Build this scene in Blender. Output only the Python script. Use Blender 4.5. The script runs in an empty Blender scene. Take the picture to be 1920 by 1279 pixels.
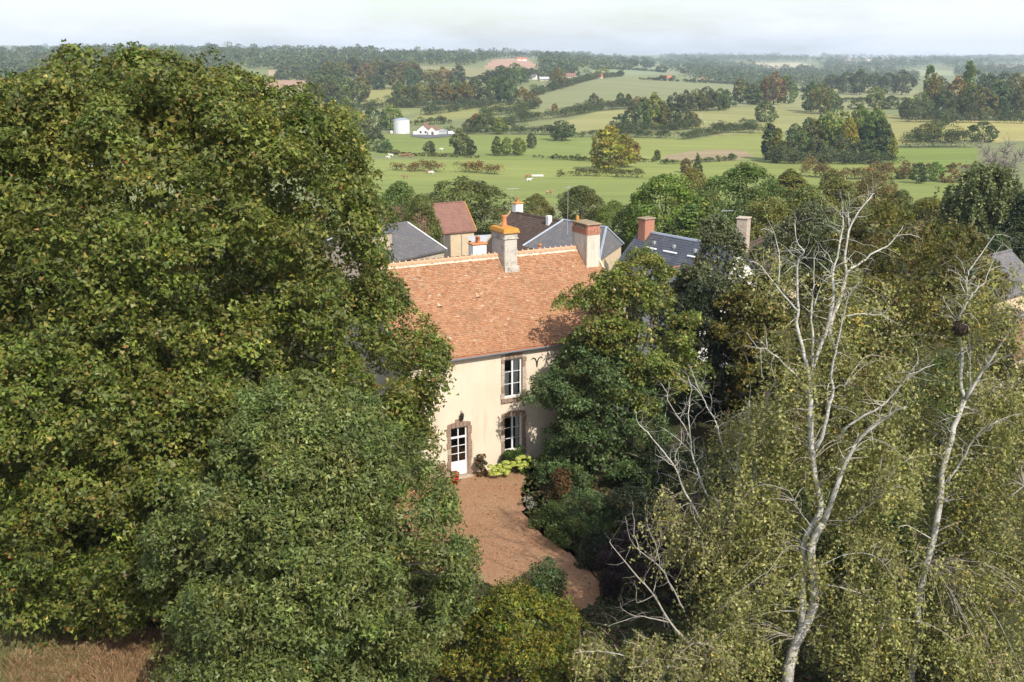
import bpy, bmesh, math, random
import numpy as np
from mathutils import Vector
random.seed(7)
RNG = np.random.default_rng(7)
rad = math.radians
SC = bpy.context.scene
COL = SC.collection

# ------------------------------------------------------------------ camera, sky, sun, exposure
CAM_H, PITCH, FPX = 21.0, rad(15.1), 2000.0
cam_data = bpy.data.cameras.new('camera')
cam_data.sensor_width = 36.0
cam_data.lens = 36.0 * FPX / 1920.0
cam_data.clip_end = 40000
cam_data.clip_start = 0.5
cam = bpy.data.objects.new('camera', cam_data)
COL.objects.link(cam)
cam.location = (0, 0, CAM_H)
cam.rotation_euler = (rad(90) - PITCH, 0, 0)
SC.camera = cam

SUN_AZ = Vector((0.52, -0.855, 0)).normalized()
SUN_EL = rad(43)
world = bpy.data.worlds.new('World'); SC.world = world
world.use_nodes = True
wn = world.node_tree; wn.nodes.clear()
sky = wn.nodes.new('ShaderNodeTexSky'); sky.sky_type = 'NISHITA'
sky.sun_disc = False
sky.sun_elevation = SUN_EL
sky.sun_rotation = math.atan2(SUN_AZ.x, SUN_AZ.y)
sky.altitude = 120; sky.air_density = 1.0; sky.dust_density = 1.6; sky.ozone_density = 1.0
wtc = wn.nodes.new('ShaderNodeTexCoord')
wmap = wn.nodes.new('ShaderNodeMapping'); wmap.inputs['Scale'].default_value = (2.2, 2.2, 9.0)
wnoise = wn.nodes.new('ShaderNodeTexNoise'); wnoise.inputs['Scale'].default_value = 1.6
wnoise.inputs['Detail'].default_value = 8; wnoise.inputs['Roughness'].default_value = 0.6
wramp = wn.nodes.new('ShaderNodeValToRGB')
wramp.color_ramp.elements[0].position = 0.40; wramp.color_ramp.elements[0].color = (0.05, 0.05, 0.05, 1)
wramp.color_ramp.elements[1].position = 0.60; wramp.color_ramp.elements[1].color = (0.93, 0.93, 0.93, 1)
wmix = wn.nodes.new('ShaderNodeMixRGB'); wmix.inputs[2].default_value = (5.3, 5.42, 5.75, 1)   # thin high cloud
wbg = wn.nodes.new('ShaderNodeBackground'); wbg.inputs['Strength'].default_value = 0.145
wout = wn.nodes.new('ShaderNodeOutputWorld')
L = wn.links.new
L(wtc.outputs['Generated'], wmap.inputs['Vector']); L(wmap.outputs[0], wnoise.inputs['Vector'])
L(wnoise.outputs['Fac'], wramp.inputs[0]); L(wramp.outputs[0], wmix.inputs[0])
L(sky.outputs[0], wmix.inputs[1]); L(wmix.outputs[0], wbg.inputs[0]); L(wbg.outputs[0], wout.inputs[0])

sun_d = bpy.data.lights.new('sun', 'SUN'); sun_d.energy = 3.8; sun_d.angle = rad(0.6); sun_d.color = (1.0, 0.93, 0.82)
sun = bpy.data.objects.new('sun', sun_d); COL.objects.link(sun)
to_sun = Vector((SUN_AZ.x * math.cos(SUN_EL), SUN_AZ.y * math.cos(SUN_EL), math.sin(SUN_EL)))
sun.rotation_euler = (-to_sun).to_track_quat('-Z', 'Y').to_euler()
sun.location = (60, -60, 80)
SC.view_settings.view_transform = 'Standard'
SC.view_settings.look = 'None'
SC.view_settings.exposure = 0.5
SC.view_settings.gamma = 1.0
SC.view_settings.use_curve_mapping = False
try:
    SC.cycles.use_denoising = True
    SC.cycles.max_bounces = 6; SC.cycles.diffuse_bounces = 3; SC.cycles.volume_bounces = 1
    SC.cycles.transparent_max_bounces = 8
    SC.cycles.use_adaptive_sampling = True
except Exception:
    pass

# ------------------------------------------------------------------ camera geometry helpers (survey of the place)
_F = np.array([0, math.cos(PITCH), -math.sin(PITCH)]); _U = np.array([0, math.sin(PITCH), math.cos(PITCH)])
_R = np.array([1.0, 0, 0]); _C = np.array([0, 0, CAM_H])
def ray(px, py):
    return _F + (px - 960) / FPX * _R + (639.5 - py) / FPX * _U
def W(px, py, D):
    d = ray(px, py); return _C + d * (D / d[1])
def G(px, py, z=0.0):
    d = ray(px, py); return _C + d * ((z - CAM_H) / d[2])
def proj_np(X, Y, Z):
    k = Y * _F[1] + (Z - CAM_H) * _F[2]
    return 960 + FPX * X / k, 639.5 - FPX * (Y * _U[1] + (Z - CAM_H) * _U[2]) / k

# ------------------------------------------------------------------ materials
MATS = {}
def mat(name, color, rough=0.8, noise=None, bump=None, spec=0.3, metallic=0.0, attr=False):
    """noise=(scale, second colour, fac contrast) ; bump=(scale, strength)"""
    if name in MATS: return MATS[name]
    m = bpy.data.materials.new(name); m.use_nodes = True
    nt = m.node_tree; b = nt.nodes['Principled BSDF']
    b.inputs['Roughness'].default_value = rough
    b.inputs['Specular IOR Level'].default_value = spec
    b.inputs['Metallic'].default_value = metallic
    tc = nt.nodes.new('ShaderNodeTexCoord')
    src = None
    if attr:
        at = nt.nodes.new('ShaderNodeAttribute'); at.attribute_name = 'Col'; src = at.outputs['Color']
    else:
        rgb = nt.nodes.new('ShaderNodeRGB'); rgb.outputs[0].default_value = (*color, 1); src = rgb.outputs[0]
    if noise:
        for (sc_, c2, lo, hi) in (noise if isinstance(noise, list) else [noise]):
            n = nt.nodes.new('ShaderNodeTexNoise'); n.inputs['Detail'].default_value = 6; n.inputs['Roughness'].default_value = .65
            if isinstance(sc_, tuple):
                mp = nt.nodes.new('ShaderNodeMapping'); mp.inputs['Scale'].default_value = sc_
                nt.links.new(tc.outputs['Object'], mp.inputs[0]); nt.links.new(mp.outputs[0], n.inputs['Vector']); n.inputs['Scale'].default_value = 1
            else:
                nt.links.new(tc.outputs['Object'], n.inputs['Vector']); n.inputs['Scale'].default_value = sc_
            r = nt.nodes.new('ShaderNodeMapRange'); r.inputs[1].default_value = lo; r.inputs[2].default_value = hi
            nt.links.new(n.outputs['Fac'], r.inputs[0])
            mx = nt.nodes.new('ShaderNodeMixRGB'); mx.inputs[2].default_value = (*c2, 1)
            nt.links.new(r.outputs[0], mx.inputs[0]); nt.links.new(src, mx.inputs[1]); src = mx.outputs[0]
    nt.links.new(src, b.inputs['Base Color'])
    if bump:
        n = nt.nodes.new('ShaderNodeTexNoise'); n.inputs['Scale'].default_value = bump[0]; n.inputs['Detail'].default_value = 8
        nt.links.new(tc.outputs['Object'], n.inputs['Vector'])
        bp = nt.nodes.new('ShaderNodeBump'); bp.inputs['Strength'].default_value = bump[1]; bp.inputs['Distance'].default_value = 0.05
        nt.links.new(n.outputs['Fac'], bp.inputs['Height']); nt.links.new(bp.outputs[0], b.inputs['Normal'])
    MATS[name] = m
    return m

def leaf_mat(name, trans=0.28, rough=0.5, spec=0.35):
    if name in MATS: return MATS[name]
    m = bpy.data.materials.new(name); m.use_nodes = True
    nt = m.node_tree; b = nt.nodes['Principled BSDF']; out = nt.nodes['Material Output']
    b.inputs['Roughness'].default_value = rough; b.inputs['Specular IOR Level'].default_value = spec
    at = nt.nodes.new('ShaderNodeAttribute'); at.attribute_name = 'Col'
    oi = nt.nodes.new('ShaderNodeObjectInfo')
    mu = nt.nodes.new('ShaderNodeMixRGB'); mu.blend_type = 'MULTIPLY'; mu.inputs[0].default_value = 1
    nt.links.new(at.outputs['Color'], mu.inputs[1]); nt.links.new(oi.outputs['Color'], mu.inputs[2])
    nt.links.new(mu.outputs[0], b.inputs['Base Color'])
    tr = nt.nodes.new('ShaderNodeBsdfTranslucent')
    yl = nt.nodes.new('ShaderNodeMixRGB'); yl.blend_type = 'MULTIPLY'; yl.inputs[0].default_value = 1; yl.inputs[2].default_value = (1.25, 1.3, .6, 1)
    nt.links.new(mu.outputs[0], yl.inputs[1]); nt.links.new(yl.outputs[0], tr.inputs['Color'])
    mx = nt.nodes.new('ShaderNodeMixShader'); mx.inputs[0].default_value = trans
    nt.links.new(b.outputs[0], mx.inputs[1]); nt.links.new(tr.outputs[0], mx.inputs[2]); nt.links.new(mx.outputs[0], out.inputs['Surface'])
    MATS[name] = m
    return m

LEAF = leaf_mat('leaf')
LEAF_FAR = leaf_mat('leaf_far', trans=.15, rough=.8, spec=.1)
BARK = mat('bark', (.09, .07, .05), .9, (6, (.16, .14, .11), .4, .65), (25, .5))
BARK_GREY = mat('bark_grey', (.25, .22, .18), .9, (6, (.14, .12, .1), .4, .65), (25, .4))
BIRCH = mat('birch_bark', (.52, .50, .45), .85, [((3, 3, 16), (.09, .08, .07), .54, .64), (2.5, (.28, .265, .21), .44, .66)], (20, .3))
BIRCH_DEAD = mat('dead_wood', (.36, .33, .28), .85, (7, (.20, .18, .15), .4, .65), (30, .3))
RENDER = mat('cream_render', (.70, .61, .485), .92, [(.6, (.62, .53, .41), .45, .75), ((2.2, 2.2, .22), (.55, .46, .35), .54, .74), (9, (.70, .61, .49), .5, .8)], (60, .12), .1)
TILE = mat('clay_tile', (1, 1, 1), .85, [((.9, .9, .9), (.27, .155, .09), .52, .78), (3.5, (.44, .30, .19), .58, .75)], (40, .3), .15, attr=True)
RIDGE = mat('ridge_tile', (.62, .43, .29), .85, (5, (.5, .26, .15), .45, .65), (30, .3), .15)
STONE_BR = mat('brown_stone', (.25, .17, .125), .9, (8, (.36, .28, .22), .4, .7), (40, .4), .1)
STONE_PALE = mat('pale_stone', (.5, .43, .35), .9, (5, (.36, .27, .2), .45, .65), (40, .4), .1)
CHIM_STONE = mat('chimney_stone', (.52, .48, .42), .92, [(2.2, (.27, .25, .22), .48, .66), (9, (.62, .58, .5), .5, .7)], (14, .7), .1)
CHIM_REND = mat('chimney_render', (.60, .55, .46), .92, [((4, 4, .5), (.42, .37, .30), .45, .7), (3, (.66, .62, .55), .5, .75)], (30, .3), .1)
LICHEN = mat('orange_lichen', (.50, .23, .04), .95, (6, (.42, .33, .18), .45, .7), (20, .5), .05)
TERRA = mat('terracotta', (.50, .20, .09), .85, (8, (.62, .30, .12), .45, .7), (30, .2), .15)
BRICK = mat('red_brick', (.40, .17, .11), .9, (9, (.5, .30, .22), .45, .7), (40, .4), .1)
SLAB = mat('cap_slab', (.26, .21, .15), .9, (6, (.36, .27, .16), .45, .65), (30, .4), .1)
ZINC = mat('zinc', (.36, .41, .48), .5, (5, (.30, .34, .40), .4, .7), None, .5, .25)
WHITE = mat('white_paint', (.78, .79, .80), .5, (7, (.70, .71, .72), .45, .7), None, .4)
IRON = mat('black_iron', (.02, .02, .02), .6, None, None, .4)
CURTAIN = mat('curtain', (.84, .83, .80), .9)
ROOM = mat('room_dark', (.10, .085, .07), .9)
ROOMRED = mat('room_wood', (.20, .075, .03), .8)
SLATE = mat('slate', (.075, .085, .11), .55, [((1.2, 1.2, 1.2), (.12, .125, .14), .45, .65), (14, (.05, .055, .07), .45, .6)], (30, .25), .45)
SLATE_OLD = mat('old_slate', (.15, .145, .15), .7, [(1.5, (.21, .19, .17), .45, .65), (12, (.08, .08, .09), .45, .6)], (30, .3), .3)
BROWN_ROOF = mat('brown_tile_roof', (.105, .075, .06), .9, [(2, (.15, .11, .085), .45, .65), (18, (.065, .045, .038), .45, .6)], (40, .4), .1)
RED_ROOF = mat('red_brown_roof', (.235, .125, .095), .9, [(1.5, (.19, .10, .085), .45, .6), (20, (.30, .18, .14), .5, .65)], (40, .4), .1)
ORANGE_ROOF = mat('orange_roof', (.44, .18, .10), .9, (1.2, (.34, .16, .10), .45, .65), None, .1)
WALL_WHITE = mat('white_render', (.78, .76, .72), .9, (1.2, (.70, .68, .62), .45, .7), None, .1)
WALL_BEIGE = mat('beige_render', (.60, .48, .32), .92, (1.2, (.52, .42, .29), .45, .7), (30, .2), .1)
WALL_STONE = mat('rubble_wall', (.50, .42, .32), .95, [(4, (.32, .26, .20), .45, .62), (11, (.62, .55, .45), .5, .66)], (9, .8), .1)
WOOD_DARK = mat('weathered_boards', (.105, .09, .08), .9, ((6, 6, .6), (.17, .15, .13), .4, .65), (30, .3), .1)
METAL = mat('grey_metal', (.45, .46, .47), .5, None, None, .5, .3)
SILO = mat('silo_sheet', (.66, .68, .70), .55, ((1, 1, .05), (.58, .60, .62), .45, .65), None, .4)
SHEET = mat('grey_sheet', (.42, .44, .46), .6, (1, (.34, .36, .37), .45, .65), None, .3)
GLASSDARK = mat('dark_window', (.03, .035, .04), .15, None, None, .5)
ASPHALT = mat('asphalt', (.11, .11, .115), .9, (2, (.15, .15, .15), .45, .6))
RED_POT = mat('red_pot', (.48, .02, .015), .5, None, None, .4)
NEST = mat('nest_twigs', (.03, .022, .016), .95, (30, (.08, .06, .045), .45, .65), (50, .8), .1)
gl = bpy.data.materials.new('window_glass'); gl.use_nodes = True
_n = gl.node_tree; _n.nodes.clear()
_o = _n.nodes.new('ShaderNodeOutputMaterial'); _t = _n.nodes.new('ShaderNodeBsdfTransparent'); _g = _n.nodes.new('ShaderNodeBsdfGlossy')
_g.inputs['Roughness'].default_value = .03
_t.inputs['Color'].default_value = (.97, .98, .975, 1)
_fr = _n.nodes.new('ShaderNodeFresnel'); _fr.inputs['IOR'].default_value = 1.55
_m = _n.nodes.new('ShaderNodeMixShader'); _n.links.new(_fr.outputs[0], _m.inputs[0]); _n.links.new(_t.outputs[0], _m.inputs[1]); _n.links.new(_g.outputs[0], _m.inputs[2]); _n.links.new(_m.outputs[0], _o.inputs[0])
GLASS = gl

# ------------------------------------------------------------------ object helpers
def lab(o, label=None, cat=None, group=None, kind=None):
    if label: o['label'] = label
    if cat: o['category'] = cat
    if group: o['group'] = group
    if kind: o['kind'] = kind
    return o
def empty(name, loc, rz=0, label=None, cat=None, group=None):
    o = bpy.data.objects.new(name, None); COL.objects.link(o)
    o.location = tuple(loc); o.rotation_euler = (0, 0, rz); o.empty_display_size = .3
    return lab(o, label, cat, group)
def link(name, me, m, parent=None, loc=None):
    o = bpy.data.objects.new(name, me); COL.objects.link(o)
    if m is not None and not me.materials: me.materials.append(m)
    if parent is not None: o.parent = parent
    if loc is not None: o.location = tuple(loc)
    return o
class MB:
    """collects vertices and faces of ONE mesh"""
    def __init__(s): s.v = []; s.f = []
    def add(s, vs, fs):
        k = len(s.v); s.v += [tuple(map(float, q)) for q in vs]; s.f += [tuple(i + k for i in f) for f in fs]; return s
    def box(s, x0, x1, y0, y1, z0, z1):
        return s.add([(x0, y0, z0), (x1, y0, z0), (x1, y1, z0), (x0, y1, z0), (x0, y0, z1), (x1, y0, z1), (x1, y1, z1), (x0, y1, z1)],
                     [(0, 3, 2, 1), (4, 5, 6, 7), (0, 1, 5, 4), (1, 2, 6, 5), (2, 3, 7, 6), (3, 0, 4, 7)])
    def frustum(s, x0, x1, y0, y1, z0, z1, g):
        return s.add([(x0, y0, z0), (x1, y0, z0), (x1, y1, z0), (x0, y1, z0), (x0 + g, y0 + g, z1), (x1 - g, y0 + g, z1), (x1 - g, y1 - g, z1), (x0 + g, y1 - g, z1)],
                     [(0, 3, 2, 1), (4, 5, 6, 7), (0, 1, 5, 4), (1, 2, 6, 5), (2, 3, 7, 6), (3, 0, 4, 7)])
    def quad(s, a, b, c, d): return s.add([a, b, c, d], [(0, 1, 2, 3)])
    def tube(s, pts, rs, n=6, cap=True):
        pts = [np.asarray(p, float) for p in pts]
        k0 = len(s.v); ref = np.array([.31, .87, .37])
        for i, p in enumerate(pts):
            t = pts[min(i + 1, len(pts) - 1)] - pts[max(i - 1, 0)]
            t = t / (np.linalg.norm(t) + 1e-9)
            a = np.cross(t, ref); a /= np.linalg.norm(a) + 1e-9; b = np.cross(t, a)
            for j in range(n):
                th = 2 * math.pi * j / n
                q = p + rs[i] * (math.cos(th) * a + math.sin(th) * b); s.v.append(tuple(q))
        for i in range(len(pts) - 1):
            for j in range(n):
                s.f.append((k0 + i * n + j, k0 + i * n + (j + 1) % n, k0 + (i + 1) * n + (j + 1) % n, k0 + (i + 1) * n + j))
        if cap:
            s.f.append(tuple(k0 + (len(pts) - 1) * n + j for j in range(n))); s.f.append(tuple(k0 + n - 1 - j for j in range(n)))
        return s
    def lathe(s, prof, n=16, c=(0, 0)):
        k0 = len(s.v)
        for r, z in prof:
            for j in range(n):
                th = 2 * math.pi * j / n; s.v.append((c[0] + r * math.cos(th), c[1] + r * math.sin(th), z))
        for i in range(len(prof) - 1):
            for j in range(n):
                s.f.append((k0 + i * n + j, k0 + i * n + (j + 1) % n, k0 + (i + 1) * n + (j + 1) % n, k0 + (i + 1) * n + j))
        return s
    def mesh(s, name, smooth=False):
        me = bpy.data.meshes.new(name); me.from_pydata(s.v, [], s.f); me.update()
        if smooth: me.shade_smooth()
        return me
    def build(s, name, m, parent=None, smooth=False, loc=None):
        return link(name, s.mesh(name, smooth), m, parent, loc)
def bevel(me, w=.02, seg=1):
    bm = bmesh.new(); bm.from_mesh(me)
    bmesh.ops.bevel(bm, geom=bm.edges[:], offset=w, segments=seg, affect='EDGES', profile=.6)
    bm.to_mesh(me); bm.free(); return me
def quads_mesh(name, V, C=None):
    """V: (N,k,3) array of leaves with k = 3 or 4 corners, C: (N,3) colour per leaf"""
    n, k = V.shape[:2]; me = bpy.data.meshes.new(name)
    me.vertices.add(n * k); me.loops.add(n * k); me.polygons.add(n)
    me.vertices.foreach_set('co', np.ascontiguousarray(V, dtype=np.float32).ravel())
    me.loops.foreach_set('vertex_index', np.arange(n * k, dtype=np.int32))
    me.polygons.foreach_set('loop_start', np.arange(0, n * k, k, dtype=np.int32))
    if C is not None:
        at = me.attributes.new('Col', 'FLOAT_COLOR', 'POINT')
        c4 = np.ones((n, k, 4), np.float32); c4[:, :, :3] = np.asarray(C, np.float32)[:, None, :]
        at.data.foreach_set('color', c4.ravel())
    me.update(); me.validate()
    return me
def unit(a): return a / (np.linalg.norm(a, axis=-1, keepdims=True) + 1e-9)
def leaves(P, N, size, rng, aspect=.75, fold=.12, tri=False):
    """diamond leaves at P facing N, slightly folded"""
    n = len(P); N = unit(N)
    r = rng.normal(size=(n, 3)); A = unit(np.cross(N, r)); B = np.cross(N, A)
    s = np.broadcast_to(np.asarray(size, float), (n,))[:, None]
    if tri:
        V = np.empty((n, 3, 3)); V[:, 0] = P - A * s * .45 + B * s * .5 * aspect; V[:, 1] = P - A * s * .45 - B * s * .5 * aspect; V[:, 2] = P + A * s * .55 - N * s * fold
        return V
    V = np.empty((n, 4, 3))
    V[:, 0] = P - A * s * .5; V[:, 2] = P + A * s * .5 - N * s * fold
    V[:, 1] = P + B * s * .5 * aspect + N * s * fold; V[:, 3] = P - B * s * .5 * aspect + N * s * fold
    return V
def pal(cols, w, n, rng, jit=.17):
    cols = np.asarray(cols, float); w = np.asarray(w, float); w = w / w.sum()
    c = cols[rng.choice(len(cols), size=n, p=w)]
    return c * np.exp(rng.normal(0, jit, (n, 1))) 

# colour palettes (base colours, no light or shade in them)
P_MAPLE = ([(.084, .112, .018), (.122, .145, .024), (.185, .186, .040), (.24, .19, .05), (.21, .11, .03)], [.40, .36, .19, .035, .012])
P_ASH = ([(.090, .118, .028), (.125, .154, .040), (.170, .198, .070), (.195, .20, .04)], [.40, .36, .18, .06])
P_YEL = ([(.085, .115, .018), (.14, .15, .02), (.21, .19, .02), (.24, .14, .02)], [.42, .33, .2, .05])
P_ROB = ([(.100, .135, .026), (.155, .185, .034), (.22, .22, .046), (.27, .21, .065)], [.36, .36, .2, .08])
P_DKGR = ([(.058, .096, .030), (.088, .132, .044), (.122, .168, .056)], [.42, .4, .18])
P_BIRCH = ([(.150, .162, .044), (.215, .220, .068), (.300, .285, .105), (.36, .28, .06)], [.36, .38, .24, .02])
P_OLIVE = ([(.075, .082, .018), (.115, .108, .020), (.16, .14, .026), (.19, .11, .03)], [.4, .36, .18, .06])
P_GREY = ([(.085, .10, .045), (.125, .14, .062), (.15, .16, .085)], [.45, .4, .15])
P_GREEN = ([(.062, .098, .022), (.092, .130, .030), (.135, .165, .040)], [.42, .4, .18])
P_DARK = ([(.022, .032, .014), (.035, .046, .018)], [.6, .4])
P_FAR = ([(.088, .102, .038), (.120, .131, .048), (.160, .160, .063)], [.45, .4, .15])

def lumpy(dirs, rng, k=9, amp=.16):
    """low-frequency lobes on a unit sphere"""
    d = unit(rng.normal(size=(k, 3))); ph = rng.uniform(.6, 1.0, k)
    out = np.ones(len(dirs))
    for i in range(k):
        c = dirs @ d[i]; out += amp * ph[i] * (np.clip(c, .55, 1) - .55) / .45 * rng.choice([1, 1, -.9])
    return out
def clumps_to_leaves(CP, CR, CO, lpc, lsize, palette, rng, flat=.62, up=.45, out=.55, tint=.18, aspect=.75, rnd=.55, cmul=None, spray=1, tri=True):
    """CP clump centres, CR radii, CO outward directions -> leaf quads + colours; leaves sit in small sprays on the twig ends"""
    n = len(CP); cnt = np.maximum(2, (lpc / spray * (CR / CR.mean()) ** 2).astype(int)); idx = np.repeat(np.arange(n), cnt); m = len(idx)
    d = unit(rng.normal(size=(m, 3)) + CO[idx] * .7 + np.array([0, 0, .35]))
    rr = CR[idx] * np.clip(rng.uniform(.45, 1.08, m) ** .6, 0, 1.1)
    P = CP[idx] + d * rr[:, None] * np.array([1, 1, flat])
    N = out * d + up * np.array([0, 0, 1.0]) + rnd * rng.normal(size=(m, 3))
    ct = np.exp(rng.normal(0, tint, (n, 1))) * (1 + rng.normal(0, .08, (n, 3)) * np.array([1, .4, .6]))
    if cmul is not None: ct = ct * cmul
    cs = ct[idx]
    if spray > 1:
        N = unit(N); cs = cs * np.exp(rng.normal(0, .16, (m, 1))); sz = rng.uniform(.7, 1.25, m)
        k = np.repeat(np.arange(m), spray); off = np.clip(rng.normal(size=(m * spray, 3)), -1.8, 1.8); off -= N[k] * (off * N[k]).sum(1, keepdims=True) * .75
        rad_ = np.linalg.norm(off, axis=1, keepdims=True)
        P = P[k] + off * (lsize * .85 * sz[k])[:, None] - N[k] * (rad_ ** 2 * lsize * .10)
        N = N[k] + .30 * rng.normal(size=(len(k), 3)) + off * .22; cs = cs[k]; m = len(k)
    C = np.clip(pal(*palette, m, rng) * cs, .004, .8)
    return leaves(P, N, lsize * rng.uniform(.65, 1.25, m), rng, aspect, .12, tri), C
def bough_crown(prof, n, cr, rng, squash, inner, lump, front, per=8, spread=1.15):
    """clumps gathered into boughs: flattened plates of foliage with gaps between them"""
    BP, BR, BO = env_crown(prof, max(6, int(n * (1 - inner) / per)), cr, rng, squash, .0, lump, front, shell=.76)
    P, R, O = [], [], []
    for b, o in zip(BP, BO):
        k = max(3, int(per * rng.uniform(.6, 1.5))); sp = cr * spread * rng.uniform(.75, 1.35)
        t1 = unit(np.cross(o, [.1, .2, 1.0])); t2 = np.cross(o, t1)
        a = rng.normal(size=(k, 3)); q = t1 * a[:, 0:1] * sp + t2 * a[:, 1:2] * sp * .55 + o * a[:, 2:3] * sp * .28
        q[:, 2] -= .18 * (a[:, 0] ** 2) * cr * .5
        P.append(b + q - o * sp * .1); R.append(np.full(k, cr * .72) * rng.uniform(.6, 1.2, k)); O.append(np.tile(o, (k, 1)))
    IP, IR, IO = env_crown([(z_, r_ * .84) for z_, r_ in prof], int(n * inner), cr, rng, squash, 1.0, 0, front)
    zm = max(p[0] for p in prof); IP[:, 2] -= np.clip(IP[:, 2] / zm - .7, 0, 1) * cr * 3
    return np.vstack(P), np.concatenate(R), np.vstack(O), (IP, IR, IO)
def env_crown(prof, n, cr, rng, squash=1.0, inner=.25, lump=.14, front=None, jitter=.12, shell=.84):
    """prof: list of (z, radius): clump centres spread over a body of revolution, mostly near its surface"""
    z = np.array([p[0] for p in prof], float); r = np.array([p[1] for p in prof], float)
    zz = np.linspace(z.min(), z.max(), 400); rr = np.interp(zz, z, r)
    w = (rr + .4) * np.sqrt(1 + np.minimum(np.abs(np.gradient(rr, zz)), 1.6) ** 2) + .1; w /= w.sum()
    Z = rng.choice(zz, size=n, p=w) + rng.normal(0, .1, n); th = rng.uniform(0, 2 * math.pi, n)
    if front is not None:                       # thin out the far side
        keep = (np.sin(th) < .25) | (rng.random(n) < front); Z, th = Z[keep], th[keep]
    n = len(Z)
    R = np.interp(Z, z, r); zc = (z.min() + z.max()) / 2; hz = (z.max() - z.min()) / 2
    dirs = unit(np.stack([np.cos(th) * R, np.sin(th) * R, (Z - zc)], 1))
    f = lumpy(dirs, rng, 14, lump)
    depth = np.where(rng.random(n) < inner, rng.uniform(.45, .8, n), rng.uniform(shell, 1.0, n))
    rr2 = np.maximum(R - cr * .6, .15) * depth * f
    P = np.stack([np.cos(th) * rr2, np.sin(th) * rr2 * squash, Z], 1) + rng.normal(0, jitter * cr, (n, 3))
    O = unit(np.stack([np.cos(th), np.sin(th), (Z - zc) / hz * .8], 1))
    return P, np.full(n, cr) * rng.uniform(.65, 1.3, n), O
def limbs_mesh(mb, base_h, top, CP, rng, k, r0, spread=.5):
    """trunk is built apart; limbs run from the trunk axis to clump centres"""
    sel = rng.choice(len(CP), size=min(k, len(CP)), replace=False)
    for i in sel:
        e = CP[i]; z0 = base_h + (min(e[2], top) - base_h) * rng.uniform(.15, .6); z0 = max(base_h * .6, min(z0, e[2] - .2))
        s = np.array([0, 0, z0]); mid = (s + e) / 2 + np.array([0, 0, rng.uniform(-.1, .25) * np.linalg.norm(e - s) * spread]) + rng.normal(0, .08, 3) * np.linalg.norm(e - s)
        L_ = np.linalg.norm(e - s); q = r0 * (.35 + .65 * (1 - z0 / top))
        pts = [s, s * .6 + mid * .4 + rng.normal(0, .04, 3) * L_, mid, mid * .45 + e * .55 + rng.normal(0, .04, 3) * L_, e]
        mb.tube(pts, [q * .55, q * .42, q * .30, q * .18, q * .05], 5)

# ------------------------------------------------------------------ terrain
_D = np.array([0, 130, 250, 360, 450, 660, 900, 1400, 1900, 2600, 3300, 5000, 7500, 9600], float)
_T = {-.80: [0, -1, -14, -27, -28, -26, -20, -9, 2, 27, 20, 22, 66, 60],
      -.30: [0, -1, -14, -27, -28, -26, -20, -9, 3, 27, 20, 22, 68, 60],
      -.21: [0, -1, -14, -27, -28, -26, -20, -10, 3, 30, 20, 22, 62, 60],
      -.13: [0, -1, -14, -27, -28, -26, -20, -10, 0, 22, 14, 10, 30, 30],
      0.0: [0, -1, -14, -27, -28, -26, -21, -11.5, -3, 14, 6, -5, 6, 0],
      .07: [0, -1, -14, -27, -28, -26, -21, -11, -4, 8, -2, -10, 3, 0],
      .13: [0, -1, -14, -27, -28, -26.5, -22, -13, -16, -14, -22, -20, 2, 0],
      .22: [0, -1, -14, -27, -28, -27, -23, -26, -33, -36, -35, -25, 1, 0],
      .80: [0, -1, -14, -27, -28, -27, -24, -27, -33, -36, -35, -24, 3, 0]}
_uk = np.array(sorted(_T)); _tab = np.array([_T[u] for u in sorted(_T)], float)
_lg = np.linspace(math.log(8), math.log(9600), 700)
_fine = np.array([np.interp(np.exp(_lg), _D, row) for row in _tab])
_ker = np.exp(-.5 * (np.arange(-40, 41) / 14.0) ** 2); _ker /= _ker.sum()
_fine = np.array([np.convolve(np.pad(r, 40, mode='edge'), _ker, 'valid') for r in _fine])
_us = np.linspace(-.8, .8, 161)
_fu = np.array([np.interp(_us, _uk, _fine[:, i]) for i in range(_fine.shape[1])]).T
_k2 = np.exp(-.5 * (np.arange(-8, 9) / 3.0) ** 2); _k2 /= _k2.sum()
_fu = np.array([np.convolve(np.pad(_fu[:, i], 8, mode='edge'), _k2, 'valid') for i in range(_fu.shape[1])]).T
def terr(X, Y):
    X = np.asarray(X, float); Y = np.maximum(np.asarray(Y, float), 8.0)
    u = np.clip(X / Y, -.8, .8); a = (u + .8) / 1.6 * 160; i = np.clip(a.astype(int), 0, 159); fa = a - i
    b = (np.log(np.clip(Y, 8, 9600)) - _lg[0]) / (_lg[-1] - _lg[0]) * 699; j = np.clip(b.astype(int), 0, 698); fb = b - j
    z = (_fu[i, j] * (1 - fa) + _fu[i + 1, j] * fa) * (1 - fb) + (_fu[i, j + 1] * (1 - fa) + _fu[i + 1, j + 1] * fa) * fb
    g = np.clip((Y - 300) / 400, 0, 1)
    z = z + np.clip((Y - 3600) / 2500, 0, 1) * (11 * np.sin(X / 700 + .6) + 7 * np.sin(X / 310 + 1.9))
    z = z + g * (1.1 * np.sin(X / 83 + Y / 151) + .8 * np.sin(X / 47 - Y / 97 + 1.3))
    return np.where(Y < 100, np.where(Y < 90, 0.0, z * (Y - 90) / 10), z)
_DS = np.concatenate([np.arange(60, 300, 2.0), np.exp(np.linspace(math.log(300), math.log(9400), 900))])
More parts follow.
